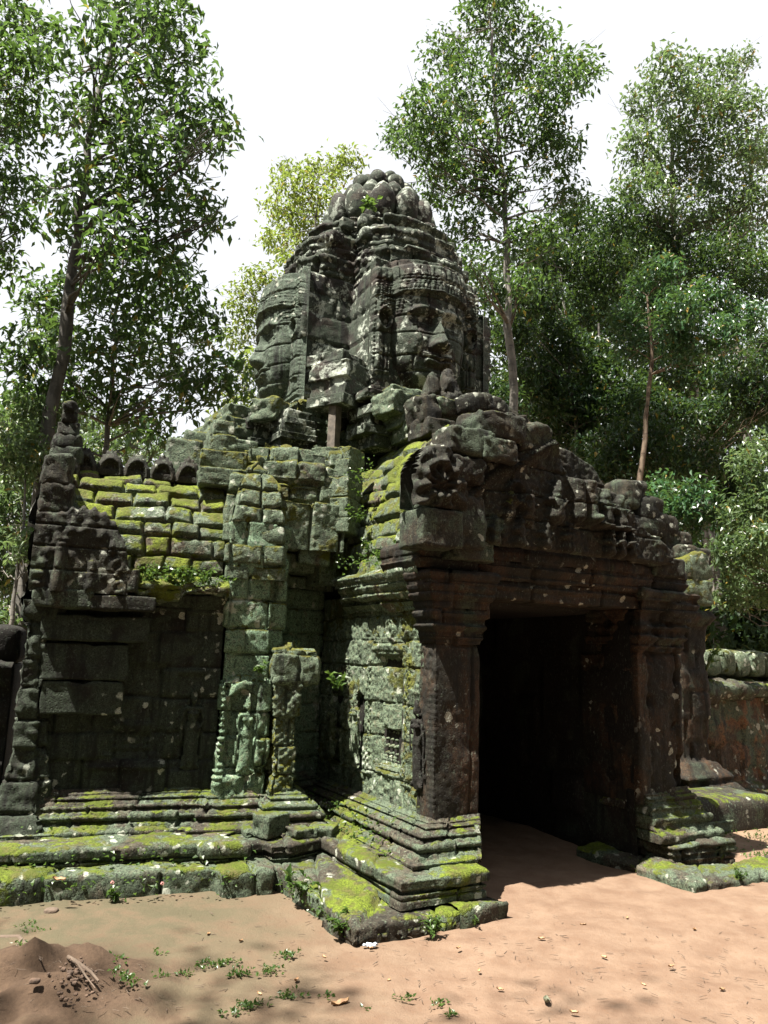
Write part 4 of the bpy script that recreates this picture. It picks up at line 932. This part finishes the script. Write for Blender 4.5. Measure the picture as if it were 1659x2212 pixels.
# ================================================================= TREES
RNG = np.random.RandomState(7)
def leaves(mb, cen, nrm_up, size, droop=.5, rng=RNG, fold=.25, wid=.42):
    """folded leaves: 6 points, 4 faces each, around the twig points cen"""
    n = len(cen); az = rng.uniform(0, 2*pi, n); el = rng.normal(-droop, .5, n); L = size*rng.uniform(.6, 1.25, n)
    d = np.stack([np.cos(az)*np.cos(el), np.sin(az)*np.cos(el), np.sin(el)], -1)
    up = rng.normal(0, .45, (n, 3))+np.array((0, 0, 1)); s = np.cross(d, up); s /= np.linalg.norm(s, axis=1, keepdims=True)+1e-9
    u = np.cross(s, d); w_ = (wid*L*.5)[:, None]; L = L[:, None]
    p0 = cen; p3 = cen+d*L-u*L*.12; m1 = cen+d*L*.45
    a = m1+s*w_+u*w_*fold*2; b = m1-s*w_+u*w_*fold*2
    V = np.stack([p0, a, p3, b, m1-u*0], 1).reshape(-1, 3); i = np.arange(n)[:, None]*5
    F = np.concatenate([i+np.array([[0, 4, 1]]), i+np.array([[4, 2, 1]]), i+np.array([[0, 3, 4]]), i+np.array([[4, 3, 2]])])
    mb.add(V, F)
def crown(blobs, n, size, per=7, spread=.35, dscale=1.0, rng=RNG, droop=.5, wid=.42, shell=.55):
    """blobs: (centre, radius); leaves gather on twigs inside the blobs"""
    mb = MB(); vol = np.array([r**2 for c, r in blobs]); vol = vol/vol.sum(); T = []
    for (c, r), f in zip(blobs, vol):
        k = max(3, int(n*f/per)); p = rng.normal(0, 1, (k, 3)); p /= np.linalg.norm(p, axis=1, keepdims=True)
        rr = rng.uniform(shell**3, 1, k)**(1/3); p = p*(rr*(1+.25*vnoise(p*2.0+c[0], 3)))[:, None]; p[:, 2] *= .85; p[:, 1] *= dscale
        T.append(c+p*r)
    T = np.concatenate(T); cen = np.repeat(T, per, 0)+rng.normal(0, spread*.5, (len(T)*per, 3))
    leaves(mb, cen, None, size, droop, rng, wid=wid); return mb, T
def tree(name, label, trunk, r0, blobs, n, size, mat, bmat, group=None, per=7, spread=None, cat='tree', nbr=3, dscale=1.0, droop=.5, trunk_label=None, wid=.42, seed=0):
    rng = np.random.RandomState(seed+100)
    trunk = [np.array(t, float) for t in trunk]; base = trunk[0]
    t = empty(name, tuple(base)); tag(t, label, cat, group)
    off = base
    mbt = MB(); m_ = len(trunk); cum = [0]
    for i in range(1, m_): cum.append(cum[-1]+np.linalg.norm(trunk[i]-trunk[i-1]))
    pts = []; 
    for i in range(m_-1):
        for k in range(4): pts.append((trunk[i]+(trunk[i+1]-trunk[i])*k/4, (cum[i]+(cum[i+1]-cum[i])*k/4)/cum[-1]))
    pts.append((trunk[-1], 1)); rads = [r0*(1-.82*f)*(1.25 if f == 0 else 1) for _, f in pts]
    jit = [p-off+rng.normal(0, r0*.18, 3)*np.array((1, 1, 0)) for p, _ in pts]
    tube(mbt, jit, rads, 12, rough=r0*.15, seed=3); mbt.build('trunk', bmat, t)
    mbb = MB()
    P_ = np.array([p for p, _ in pts])
    for c, r in blobs:
        for k in range(nbr):
            e = c+rng.normal(0, r*.45, 3); low = [i for i in range(len(P_)) if P_[i][2] < e[2]-.1]
            if not low: continue
            dd = [np.linalg.norm(P_[i][:2]-e[:2])+.75*abs(P_[i][2]-(e[2]-.4*np.linalg.norm(P_[i][:2]-e[:2]))) for i in low]; i = low[int(np.argmin(dd))]; s = P_[i]
            L_ = np.linalg.norm(e-s); 
            if L_ > 9*max(r, 1): continue
            mid = s+(e-s)*.5+np.array((0, 0, -.08*L_))+rng.normal(0, .04*L_, 3); rb = min(rads[i]*.45, .012*L_+.012)
            tube(mbb, [s-off, s+(e-s)*.25+(mid-s)*.12-off, mid-off, e-off], [rb, rb*.8, rb*.55, rb*.2], 6, cap=False)
            for q in range(3):
                e2 = e+rng.normal(0, r*.5, 3); tube(mbb, [mid+(e-mid)*.4-off, (mid+e2)/2+rng.normal(0, .05*L_, 3)-off, e2-off], [rb*.4, rb*.28, rb*.1], 5, cap=False)
    if mbb.n: mbb.build('branches', bmat, t)
    mbc, T = crown([(c-off, r) for c, r in blobs], n, size, per, spread or size*1.6, dscale, rng, droop, wid)
    mbc.build('crown', mat, t, smooth=False)
    return t
def BL(lst, d, dj=.0, seed=1):
    rng = np.random.RandomState(seed); out = []
    for (px, py, r) in lst:
        dd = d+rng.uniform(-dj, dj); out.append((at(px, py, dd), r/FPX*dd*1.03))
    return out
def TK(lst, d, gx_=None):
    p = [at(x, y, d) for x, y in lst]; b = p[0].copy()
    if b[2] > 0:
        sl_ = (p[0]-p[1])/max(.1, p[1][2]-p[0][2]); b = p[0]+sl_*p[0][2]*.6; b[2] = -.05; p = [b]+p
    return p
LF_DK = leafmat('leaf_dark', (.024, .062, .018), (.052, .105, .030), .015, .46, .5, .38)
LF_MID = leafmat('leaf_mid', (.03, .07, .018), (.06, .12, .03), .01, .45)
LF_YEL = leafmat('leaf_yellowgreen', (.15, .20, .035), (.25, .29, .06), .04, .5)
LF_PAL = leafmat('leaf_pale', (.06, .11, .045), (.14, .19, .085), .03, .42)
LF_GLO = leafmat('leaf_glossy', (.022, .07, .024), (.05, .12, .042), .01, .34, .6, .3)
LF_FAR = leafmat('leaf_far', (.008, .020, .006), (.015, .034, .010), .01, .25, .2, .6)  # leaf colour darkened to carry the shade of the far forest
LF_SHD = leafmat('leaf_shade', (.012, .034, .012), (.026, .062, .020), .01, .32, .35, .4)  # shaded leaf copy: darker colour stands in for shade on these trees
BK_DK = bark('bark_dark', (.055, .05, .042), (.11, .10, .085)); BK_GR = bark('bark_grey', (.085, .078, .068), (.16, .145, .12)); BK_BR = bark('bark_brown', (.08, .052, .032), (.12, .085, .055))

tree('broadleaf_tree', 'tall dark broadleaf tree leaning behind the left wing, its crown reaching the top edge', TK([(108, 900), (150, 620), (180, 400), (205, 230), (250, 60), (280, -60)], 12.5), .17,
     BL([(300, 40, 80), (200, 90, 70), (420, 130, 50), (330, 180, 80), (230, 250, 80), (430, 240, 65), (330, 320, 80), (440, 300, 60), (200, 380, 65), (300, 420, 80), (420, 440, 65), (150, 470, 50), (250, 530, 75), (340, 540, 70),
         (370, 30, 60), (120, 130, 40), (150, 230, 55), (460, 480, 30), (110, 420, 40), (480, 290, 25), (250, -50, 80)], 12.5, 1.3, 2), 5638, 0.197, LF_DK, BK_DK, per=6, seed=1)
tree('broadleaf_tree', 'slimmer grey stemmed tree in front of the white sky, right behind the ridge ornaments', TK([(228, 990), (240, 850), (248, 700), (268, 540)], 13.5), .10,
     BL([(180, 610, 65), (380, 620, 65), (280, 650, 70), (90, 640, 55), (430, 700, 60), (330, 740, 65), (480, 800, 55), (420, 850, 50), (250, 760, 65), (150, 740, 60), (60, 760, 60), (200, 850, 65), (300, 880, 55), (80, 850, 70), (530, 830, 28), (380, 800, 50), (330, 940, 40)], 13.5, 1.2, 3), 6362, 0.186, LF_DK, BK_GR, per=6, seed=2)
tree('broadleaf_tree', 'bright green tree cut off by the left edge of the picture', TK([(-90, 900), (-80, 500), (-60, 100)], 11), .16,
     BL([(20, 40, 60), (60, 130, 50), (20, 220, 60), (50, 300, 45), (10, 390, 60), (40, 470, 40), (0, 560, 40), (-80, 300, 90), (-80, 100, 90), (-90, 520, 80), (110, 60, 30)], 11, .8, 4), 4395, 0.164, LF_MID, BK_DK, per=6, seed=3)
tree('slender_tree', 'thin pale trunked young tree at the far left edge with yellow green leaves', TK([(12, 1440), (30, 1300), (52, 1120), (60, 980)], 12), .055,
     BL([(40, 980, 60), (20, 1080, 50), (60, 1180, 38), (15, 1240, 45), (20, 1350, 40), (80, 920, 60), (-30, 1150, 60)], 12.5, .8, 5), 5382, 0.142, LF_PAL, BK_GR, per=6, seed=4)
tree('broadleaf_tree', 'sunlit olive foliage low behind the ridge of the left wing', TK([(165, 1000), (160, 900)], 17), .12,
     BL([(150, 900, 70), (250, 950, 60), (330, 980, 45), (60, 900, 70), (200, 990, 50), (30, 1000, 60), (110, 740, 55)], 17, 1.5, 6), 5753, 0.164, LF_PAL, BK_DK, per=6, seed=5)
tree('yellow_green_tree', 'light yellow green tree peeking out behind the left of the tower', TK([(705, 1000), (700, 700), (680, 500), (690, 380)], 19), .10,
     BL([(640, 400, 48), (700, 370, 42), (755, 350, 35), (600, 450, 36), (650, 480, 50), (600, 520, 36), (720, 440, 45), (640, 570, 40), (560, 600, 36), (525, 650, 36), (580, 680, 40), (520, 720, 38), (550, 790, 38), (520, 860, 32), (500, 905, 40), (610, 360, 20), (560, 900, 30)], 19, 1, 7), 6277, 0.164, LF_YEL, BK_DK, per=6, seed=6)
tree('broadleaf_tree', 'tallest grey trunked tree with a broad spreading crown right of the tower', TK([(1113, 915), (1098, 640), (1088, 420), (1075, 260), (1060, 60)], 15), .14,
     BL([(1060, 20, 80), (960, 110, 55), (1130, 110, 80), (1030, 190, 85), (1215, 170, 62), (930, 240, 70), (1140, 260, 80), (885, 300, 50), (1010, 320, 80), (1270, 150, 40), (1200, 330, 65), (1070, 410, 70), (960, 400, 60), (1225, 430, 50), (1000, 500, 50), (1150, 510, 65), (940, 330, 50), (850, 290, 28), (1060, -50, 70), (1130, 610, 40), (1020, 570, 35)], 15, 1.3, 8), 13392, 0.155, LF_DK, BK_GR, per=6, seed=7)
tree('pale_leaved_tree', 'pale silvery green tree at the far right rising against the sky', TK([(1560, 1430), (1528, 1150), (1505, 900), (1485, 740), (1455, 520), (1450, 300)], 22), .24,
     BL([(1440, 150, 50), (1530, 170, 60), (1400, 220, 52), (1500, 240, 75), (1600, 240, 60), (1380, 320, 52), (1460, 340, 75), (1570, 350, 75), (1400, 420, 60), (1510, 440, 70), (1640, 430, 60), (1440, 500, 50), (1600, 130, 30), (1350, 400, 25), (1640, 320, 50)], 22, 1.8, 9), 11436, 0.197, LF_PAL, BK_GR, per=6, seed=8)
tree('broadleaf_tree', 'glossy deep green tree with light catching boughs right of centre', TK([(1380, 1100), (1395, 900), (1410, 780), (1400, 640)], 16), .12,
     BL([(1400, 630, 50), (1460, 680, 55), (1530, 650, 50), (1380, 740, 45), (1600, 690, 50), (1430, 580, 38), (1480, 740, 45), (1350, 690, 35), (1560, 720, 40)], 16, 1.0, 10), 7800, 0.143, LF_GLO, BK_BR, per=6, seed=9)
tree('broadleaf_tree', 'dense shaded tree filling the gap right of the tallest trunk', TK([(1330, 1100), (1320, 900), (1290, 700)], 21), .14,
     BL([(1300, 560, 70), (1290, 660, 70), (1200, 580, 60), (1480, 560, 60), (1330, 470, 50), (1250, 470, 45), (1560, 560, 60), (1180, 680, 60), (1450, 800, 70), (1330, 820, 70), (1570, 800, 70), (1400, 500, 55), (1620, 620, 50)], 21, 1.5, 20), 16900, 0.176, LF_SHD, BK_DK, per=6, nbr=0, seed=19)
tree('broadleaf_tree', 'dark leafy tree in the shade between the tower and the forest', TK([(1250, 1000), (1235, 850), (1225, 700)], 20), .13,
     BL([(1150, 640, 60), (1110, 720, 50), (1200, 740, 60), (1270, 780, 60), (1150, 820, 55), (1220, 860, 60), (1090, 860, 45), (1300, 900, 60), (1180, 560, 50), (1160, 920, 50), (1240, 940, 50), (1075, 620, 30)], 20, 1.5, 11), 16443, 0.175, LF_SHD, BK_DK, per=6, seed=10)
tree('broadleaf_tree', 'shaded tree standing behind the right end of the pediment', TK([(1395, 1120), (1410, 950)], 18), .14,
     BL([(1380, 940, 60), (1450, 900, 60), (1330, 1010, 60), (1430, 1010, 60), (1500, 1000, 60), (1550, 900, 60), (1380, 870, 55), (1620, 860, 60), (1280, 980, 50)], 18, 1.5, 12), 13455, 0.164, LF_SHD, BK_BR, per=6, seed=11)
tree('slender_tree', 'straight grey trunk at the right edge behind the pale tree', TK([(1612, 930), (1592, 780), (1580, 640), (1575, 500)], 26), .22,
     BL([(1600, 520, 60), (1640, 590, 50), (1560, 480, 50), (1650, 760, 40)], 26, 1.5, 13), 5231, 0.197, LF_DK, BK_GR, per=6, seed=12)
tree('leafy_bush', 'bright lime leaved bush at the right edge above the boundary wall', TK([(1700, 1400), (1690, 1250), (1660, 1100)], 12), .06,
     BL([(1620, 1000, 42), (1650, 1070, 50), (1600, 1110, 40), (1640, 1170, 45), (1590, 1210, 42), (1640, 1260, 48), (1580, 1290, 32), (1700, 1100, 80), (1700, 1250, 70), (1560, 1180, 22), (1650, 960, 30)], 12, .6, 14), 8968, 0.109, LF_PAL, BK_GR, per=6, seed=13, cat='bush')
tree('slender_tree', 'small glossy sapling in front of the shade above the right wing roof', TK([(1470, 1180), (1455, 1100)], 13), .04,
     BL([(1430, 1060, 34), (1480, 1080, 36), (1450, 1110, 32), (1400, 1080, 22), (1510, 1060, 25), (1540, 1110, 28), (1500, 1130, 25)], 13, .4, 15), 1942, 0.131, LF_GLO, BK_DK, per=6, seed=14)
# dark forest beyond: trees too many and too deep to tell apart
fb_ = []
rg = np.random.RandomState(5)
for k in range(230):
    px = rg.uniform(1050, 1800); top = 520 if px < 1450 else 720
    fb_.append((at(px, rg.uniform(top, 1400), rg.uniform(26, 36)), rg.uniform(1.0, 1.7)))
for k in range(60): fb_.append((at(rg.uniform(-250, 420), rg.uniform(880, 1450) if k % 2 else rg.uniform(1000, 1450), rg.uniform(24, 32)), rg.uniform(1.0, 1.5)))
for k in range(24): fb_.append((at(rg.uniform(1540, 1720), rg.uniform(1180, 1430), rg.uniform(20, 25)), rg.uniform(1.0, 1.5)))
mbf, _ = crown(fb_, 95000, .34, 6, .6, 1, np.random.RandomState(9))
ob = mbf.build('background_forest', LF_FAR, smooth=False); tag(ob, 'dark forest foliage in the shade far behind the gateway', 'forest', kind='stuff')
# the forest that closes the clearing behind the photographer and shades it from low sky light
fb_ = []
for k in range(200):
    a = rg.uniform(-1.15, 1.25)*pi/2-pi/2; R_ = rg.uniform(11, 17); fb_.append((np.array((R_*cos(a), R_*sin(a)-1, rg.uniform(.5, 13.0) if cos(a) < -.2 else rg.uniform(.5, 22))), rg.uniform(1.8, 2.8)))
mbf, _ = crown(fb_, 26000, .75, 5, 1.0, 1, np.random.RandomState(19), wid=.7)
cb_ = [(np.array((-7.0+rg.uniform(-2.2, 4.5), rg.uniform(-2.5, 1.2), rg.uniform(12, 14.5))), rg.uniform(.5, 1.0)) for k in range(34)]  # unseen trunkless leaf clumps, added overhead to dapple the ground
mc_, _ = crown(cb_, 2600, .20, 6, .4, 1, np.random.RandomState(29)); mbf.add(np.concatenate(mc_.v), mc_.f[0]) if len(mc_.f) == 1 else None
ob = mbf.build('clearing_forest', LF_FAR, smooth=False); tag(ob, 'forest edge around the clearing opposite the gateway, with leaf clumps added overhead', 'forest', kind='stuff')

# ================================================================= SMALL THINGS
LF_GR = leafmat('weed_green', (.035, .075, .016), (.08, .14, .03), 0, .45)
DRY = plain('dry_leaf', (.22, .12, .06), .7, .3, 20, (.35, .22, .11)); EARTH = plain('dark_earth', (.10, .062, .04), .95, .8, 25, (.05, .032, .022))
ROOT = plain('root_bark', (.09, .065, .045), .9, .6, 25, (.1, .07, .05))
def sprig(mb, c, h, nst, lf, rng, mul=9):
    for k in range(nst):
        a = rng.uniform(0, 2*pi); e = np.array(c)+np.array((cos(a)*h*.5, sin(a)*h*.5, h*rng.uniform(.5, 1)))
        tube(mb, [c, (np.array(c)+e)/2+np.array((0, 0, h*.15)), e], [h*.018, h*.014, h*.006], 4, cap=False)
        t = rng.uniform(.25, 1, (mul, 1)); leaves(mb, np.array(c)*(1-t)+e*t+rng.normal(0, h*.05, (mul, 3)), None, lf, -.2, rng, wid=.6)
def plant(name, label, p, h, nst, lf, group=None, mul=9, seed=0, cat='plant'):
    mb = MB(); sprig(mb, (0, 0, 0), h, nst, lf, np.random.RandomState(seed), mul); o = mb.build(name, LF_GR, smooth=False); o.location = tuple(p); tag(o, label, cat, group); return o
def G(u, v, z): return L2W(u, v, z)
def WW(s, b, z): q = W(s, b); return L2W(q[0], q[1], z)
for i, (lb, p, h, n_, lf) in enumerate([
    ('fern sprig growing on the head of the tower above the face', G(2.25, 3.95, 7.42), .28, 4, .07),
    ('lone seedling standing on the very top tier below the stone petals', G(2.0, 4.35, 8.62), .20, 4, .12),
    ('leafy fern rooted on the mossy ledge at the foot of the wing roof', WW(1.25, .60, 2.62), .2, 6, .05),
    ('fern with drooping roots left of centre on the wing ledge', WW(1.05, .60, 2.64), .18, 7, .045),
    ('pale clover clump at the right end of the wing ledge', WW(.72, .60, 2.64), .18, 8, .045),
    ('low clover patch in the middle of the wing ledge', WW(.88, .60, 2.65), .15, 8, .045),
    ('small fern in the crack beside the jutting corner stack', G(1.0, 2.35, 3.42), .2, 5, .05),
    ('fern hanging on the mossy porch roof above the cornice', G(1.08, 2.2, 3.1), .16, 5, .05),
    ('clover patch on the porch roof edge near the flank cornice', G(1.0, 1.8, 2.95), .14, 7, .045),
    ('white flecked weed growing on the broken ledge in the inner angle', WW(-.62, .62, 1.62), .2, 5, .07),
    ('small green seedling on the ledge above the niche slab', WW(.16, .62, 1.76), .14, 4, .06),
    ('bright leafy herb growing from the side of the lower platform', G(-.10, .85, .1), .20, 4, .08),
    ('green weed cluster at the foot of the front platform corner', G(-.04, .2, .02), .16, 6, .06),
    ('thin weed growing at the foot of the front step', G(.55, -.06, .0), .15, 7, .05),
    ('small tuft at the step by the doorway', G(.98, -.02, .0), .1, 4, .03),
    ('low plant with round leaves by the foot of the wing platform', WW(1.28, -.08, .0), .13, 5, .05),
    ('tall sprout with broad leaves on the boundary wall ledge', G(7.0, 2.75, 1.85), .5, 5, .12),
    ('grassy tuft on the corner of the right stone platform', G(3.9, -.1, .05), .14, 9, .03)]):
    plant('fern' if 'fern' in lb else 'weed_plant', lb, p, h, n_, lf, mul=10, seed=i+3)
# creeping plants on the mossy ledges, and clover on the ground: uncountable
mb = MB(); rg = np.random.RandomState(31)
for (a, b, n_, sp) in [((1.4, .60, 2.62), (.5, .60, 2.66), 260, .03), ((.5, .62, .34), (2.1, .5, .36), 60, .05), ((.1, -.13, .16), (3.0, .0, .12), 120, .04), ((.2, .15, .25), (2.6, .25, .3), 90, .04)]:
    t = rg.uniform(0, 1, (n_, 1)); sb = np.array(a)*(1-t)+np.array(b)*t; c = np.array([WW(s, bb, z) for s, bb, z in sb])+rg.normal(0, sp, (n_, 3)); leaves(mb, c, None, .045, -.3, rg, wid=.7)
for (a, b, n_, sp) in [((.9, 3.0, 3.0), (.95, 1.2, 2.92), 200, .05), ((.95, 2.9, 3.5), (1.1, 2.3, 4.1), 160, .07), ((-.08, 1.3, .1), (-.02, .1, .05), 140, .03), ((.6, 3.0, .42), (.6, .7, .40), 110, .05), ((.75, 3, .5), (.75, 1.0, .5), 90, .04)]:
    t = rg.uniform(0, 1, (n_, 1)); c = np.array([G(*p) for p in np.array(a)*(1-t)+np.array(b)*t])+rg.normal(0, sp, (n_, 3)); leaves(mb, c, None, .042, -.3, rg, wid=.7)
o = mb.build('creeping_weeds', LF_GR, smooth=False); tag(o, 'tiny green creeping weeds along the mossy ledges of the gateway', 'weeds', kind='stuff')
mb = MB()
for (px, py, rx, n_) in [(470, 2085, 40, 60), (400, 2105, 20, 20), (520, 2105, 25, 40), (620, 2065, 20, 40), (585, 2100, 25, 35), (540, 2175, 35, 60), (500, 2190, 20, 20), (360, 2120, 20, 18), (270, 2150, 40, 60), (620, 2155, 30, 35), (60, 2010, 40, 40), (50, 2045, 30, 40), (880, 2160, 30, 16), (940, 2170, 30, 16), (340, 2060, 30, 12), (700, 2160, 30, 14), (970, 2195, 15, 14), (790, 2185, 10, 10), (30, 2085, 20, 14), (240, 2100, 30, 20)]:
    for k in range(n_//2):
        p = ground_at(px+rg.normal(0, rx*.5), py+rg.normal(0, rx*.16)); p[2] = gh(p[0], p[1])+.008; leaves(mb, p[None]+rg.normal(0, .01, (3, 3))*np.array((1, 1, .3)), None, .030, -.5, rg, wid=.55)
o = mb.build('ground_clover', LF_GR, smooth=False); tag(o, 'scattered green clover and seedlings on the bare earth', 'weeds', kind='stuff')
# grass at left, right ground
mb = MB()
for k in range(500):
    p = G(rg.uniform(4.6, 8.5), rg.uniform(.5, 2.3), .01); leaves(mb, p[None]+rg.normal(0, .03, (3, 3))*np.array((1, 1, .1)), None, .045, -.6, rg, wid=.4)
o = mb.build('short_grass', LF_GR, smooth=False); tag(o, 'sparse short grass in front of the boundary wall', 'grass', kind='stuff')
# litter of dry leaves and bits
def dleaf(name, label, px, py, s, rot, col=DRY, z=0, cat='leaf', group=None):
    mb = MB(); n_ = 9; X, Y = np.meshgrid(np.linspace(-1, 1, n_), np.linspace(-1, 1, n_), indexing='ij')
    Yw = Y*.45*np.sqrt(np.maximum(.001, 1-X**2)); Z = .25*Y**2+.18*X**2+.08*np.sin(X*6+rot)
    V = np.stack([X, Yw, Z], -1).reshape(-1, 3)*s; F = grid_faces(n_, n_); mb.add(V, F); V2 = V.copy(); V2[:, 2] -= .003; mb.add(V2, F[:, ::-1])
    p = ground_at(px, py, z); p[2] = (z or gh(p[0], p[1]))+.008; o = mb.build(name, col); o.location = tuple(p); o.rotation_euler = (rg.uniform(-.2, .2), rg.uniform(-.2, .2), rot); tag(o, label, cat, group)
dleaf('fallen_leaf', 'curled tan dry leaf on the sand at the bottom centre', 735, 2172, .055, .4)
dleaf('fallen_leaf', 'grey green fallen leaf lying near the bottom right', 1180, 2165, .045, 1.4, plain('grey_leaf', (.16, .17, .11), .7, .3, 20))
dleaf('fallen_leaf', 'reddish dry leaf lying on the platform in front of the left wing', 127, 1903, .05, .2, z=.215)
dleaf('fallen_leaf', 'pinkish leaf on the lower step below the porch flank', 990*.463+240+150, 1935, .035, .3, z=.15)
RL = 'small brown dry leaf scattered on the bare ground of the clearing'
for k, (px, py) in enumerate([(1305, 2070), (1170, 2030), (1035, 2100), (1450, 2090), (990, 2050), (1355, 1985), (450, 2020), (520, 2035), (700, 2070), (560, 2150), (800, 2050), (1560, 2140), (1240, 2190), (840, 2120), (330, 2030), (1260, 2000), (1080, 2140), (640, 2120), (1500, 2010), (1390, 2130)]):
    dleaf('fallen_leaf', RL, px, py, rg.uniform(.015, .028), rg.uniform(0, 6), group='small dry leaves on the ground')
mb = MB(); rgg = np.random.RandomState(3)
for k in range(420):
    p = ground_at(rgg.uniform(-20, 1680), rgg.uniform(1960, 2212)); p[2] = gh(p[0], p[1])+.004; a = rgg.uniform(0, pi); l = rgg.uniform(.008, .035); d = np.array((cos(a), sin(a), 0))*l
    tube(mb, [p-d, p+rgg.normal(0, l*.15, 3)*np.array((1, 1, .2)), p+d], [.0018, .0022, .001], 4, cap=False)
o = mb.build('twig_litter', ROOT); tag(o, 'tiny twigs and leaf crumbs strewn over the sand', 'litter', kind='stuff')
mb = MB(); 
for k in range(5): rock(mb, (.018*k-.036, .01*sin(k*2), .008), (.028, .02, .014), rotz=k, n=6, rnd=.3, rough=.012, seed=k, fr=40)
o = mb.build('crumpled_wrapper', plain('white_plastic', (.45, .5, .56), .4, .2, 60)); p = ground_at(800, 2043); o.location = tuple(p); tag(o, 'crumpled white wrapper at the foot of the front platform corner', 'litter')
for (px, py, s, lb) in [(110, 1972, .09, 'flat grey stone by the foot of the wing platform'), (68, 2188, .06, 'small dark stone in the bottom left corner')]:
    mb = MB(); rock(mb, (0, 0, 0), (s, s*.7, s*.45), n=8, rnd=.4, rough=.006, seed=int(px)); p = ground_at(px, py); p[2] = gh(p[0], p[1])+.01; o = mb.build('loose_stone', EARTH if py > 2100 else ROOT); o.location = tuple(p); tag(o, lb, 'stone')
# root and rough earth on the mound at bottom left
mb = MB(); rr = []
def gp(px, py, z): p = ground_at(px, py, 0); 
def mp(px, py):
    z = 0
    for _ in range(8): p = ground_at(px, py, z); z = gh(p[0], p[1])
    return np.array((p[0], p[1], z+.012))
tube(mb, [mp(80, 2050), mp(120, 2062), mp(165, 2082), mp(195, 2105), mp(212, 2125)], [.012, .014, .013, .010, .006], 8, rough=.006)
tube(mb, [mp(165, 2082), mp(185, 2115), mp(205, 2138)], [.009, .006, .003], 6, rough=.004)
o = mb.build('exposed_root', ROOT); tag(o, 'long thin bare root curving over the earth bank at bottom left', 'root')
mb = MB(); tube(mb, [mp(-10, 2030), mp(40, 2028), mp(60, 2045), mp(90, 2070)], [.018, .02, .012, .004], 8, rough=.008); tube(mb, [mp(45, 2035), mp(30, 2060), mp(5, 2075)], [.012, .008, .004], 6, rough=.005)
o = mb.build('exposed_root', ROOT); tag(o, 'thick forked dead root at the left edge on the earth bank', 'root')
mb = MB()
for k in range(70):
    p = mp(rgg.normal(165, 30), rgg.normal(2110, 22)); s = rgg.uniform(.006, .022); rock(mb, tuple(p-np.array((0, 0, .01))), (s, s, s*.7), n=4, rnd=.4, rough=.008, seed=k, fr=20)
o = mb.build('earth_clods', EARTH); tag(o, 'crumbly dark clods on the side of the earth bank', 'earth', kind='stuff')
# two fallen pink blossoms caught in the weeds
PK = plain('pink_petal', (.55, .22, .22), .6, .1, 30, (.6, .35, .3))
for (s, b, z, lb) in [(1.32, -.0, .13, 'pale round blossom caught on the left part of the wing platform'), (.93, .0, .10, 'pink round blossom lower down on the wing platform face')]:
    mb = MB()
    for k in range(6): a = k*pi/3; rock(mb, (.009*cos(a), 0, .009*sin(a)), (.012, .008, .012), n=4, rnd=.5, rough=.002, seed=k)
    o = mb.build('blossom', PK); p = WW(s, b, z); o.location = tuple(p); o.rotation_euler = (0, 0, TH-wt); tag(o, lb, 'flower')
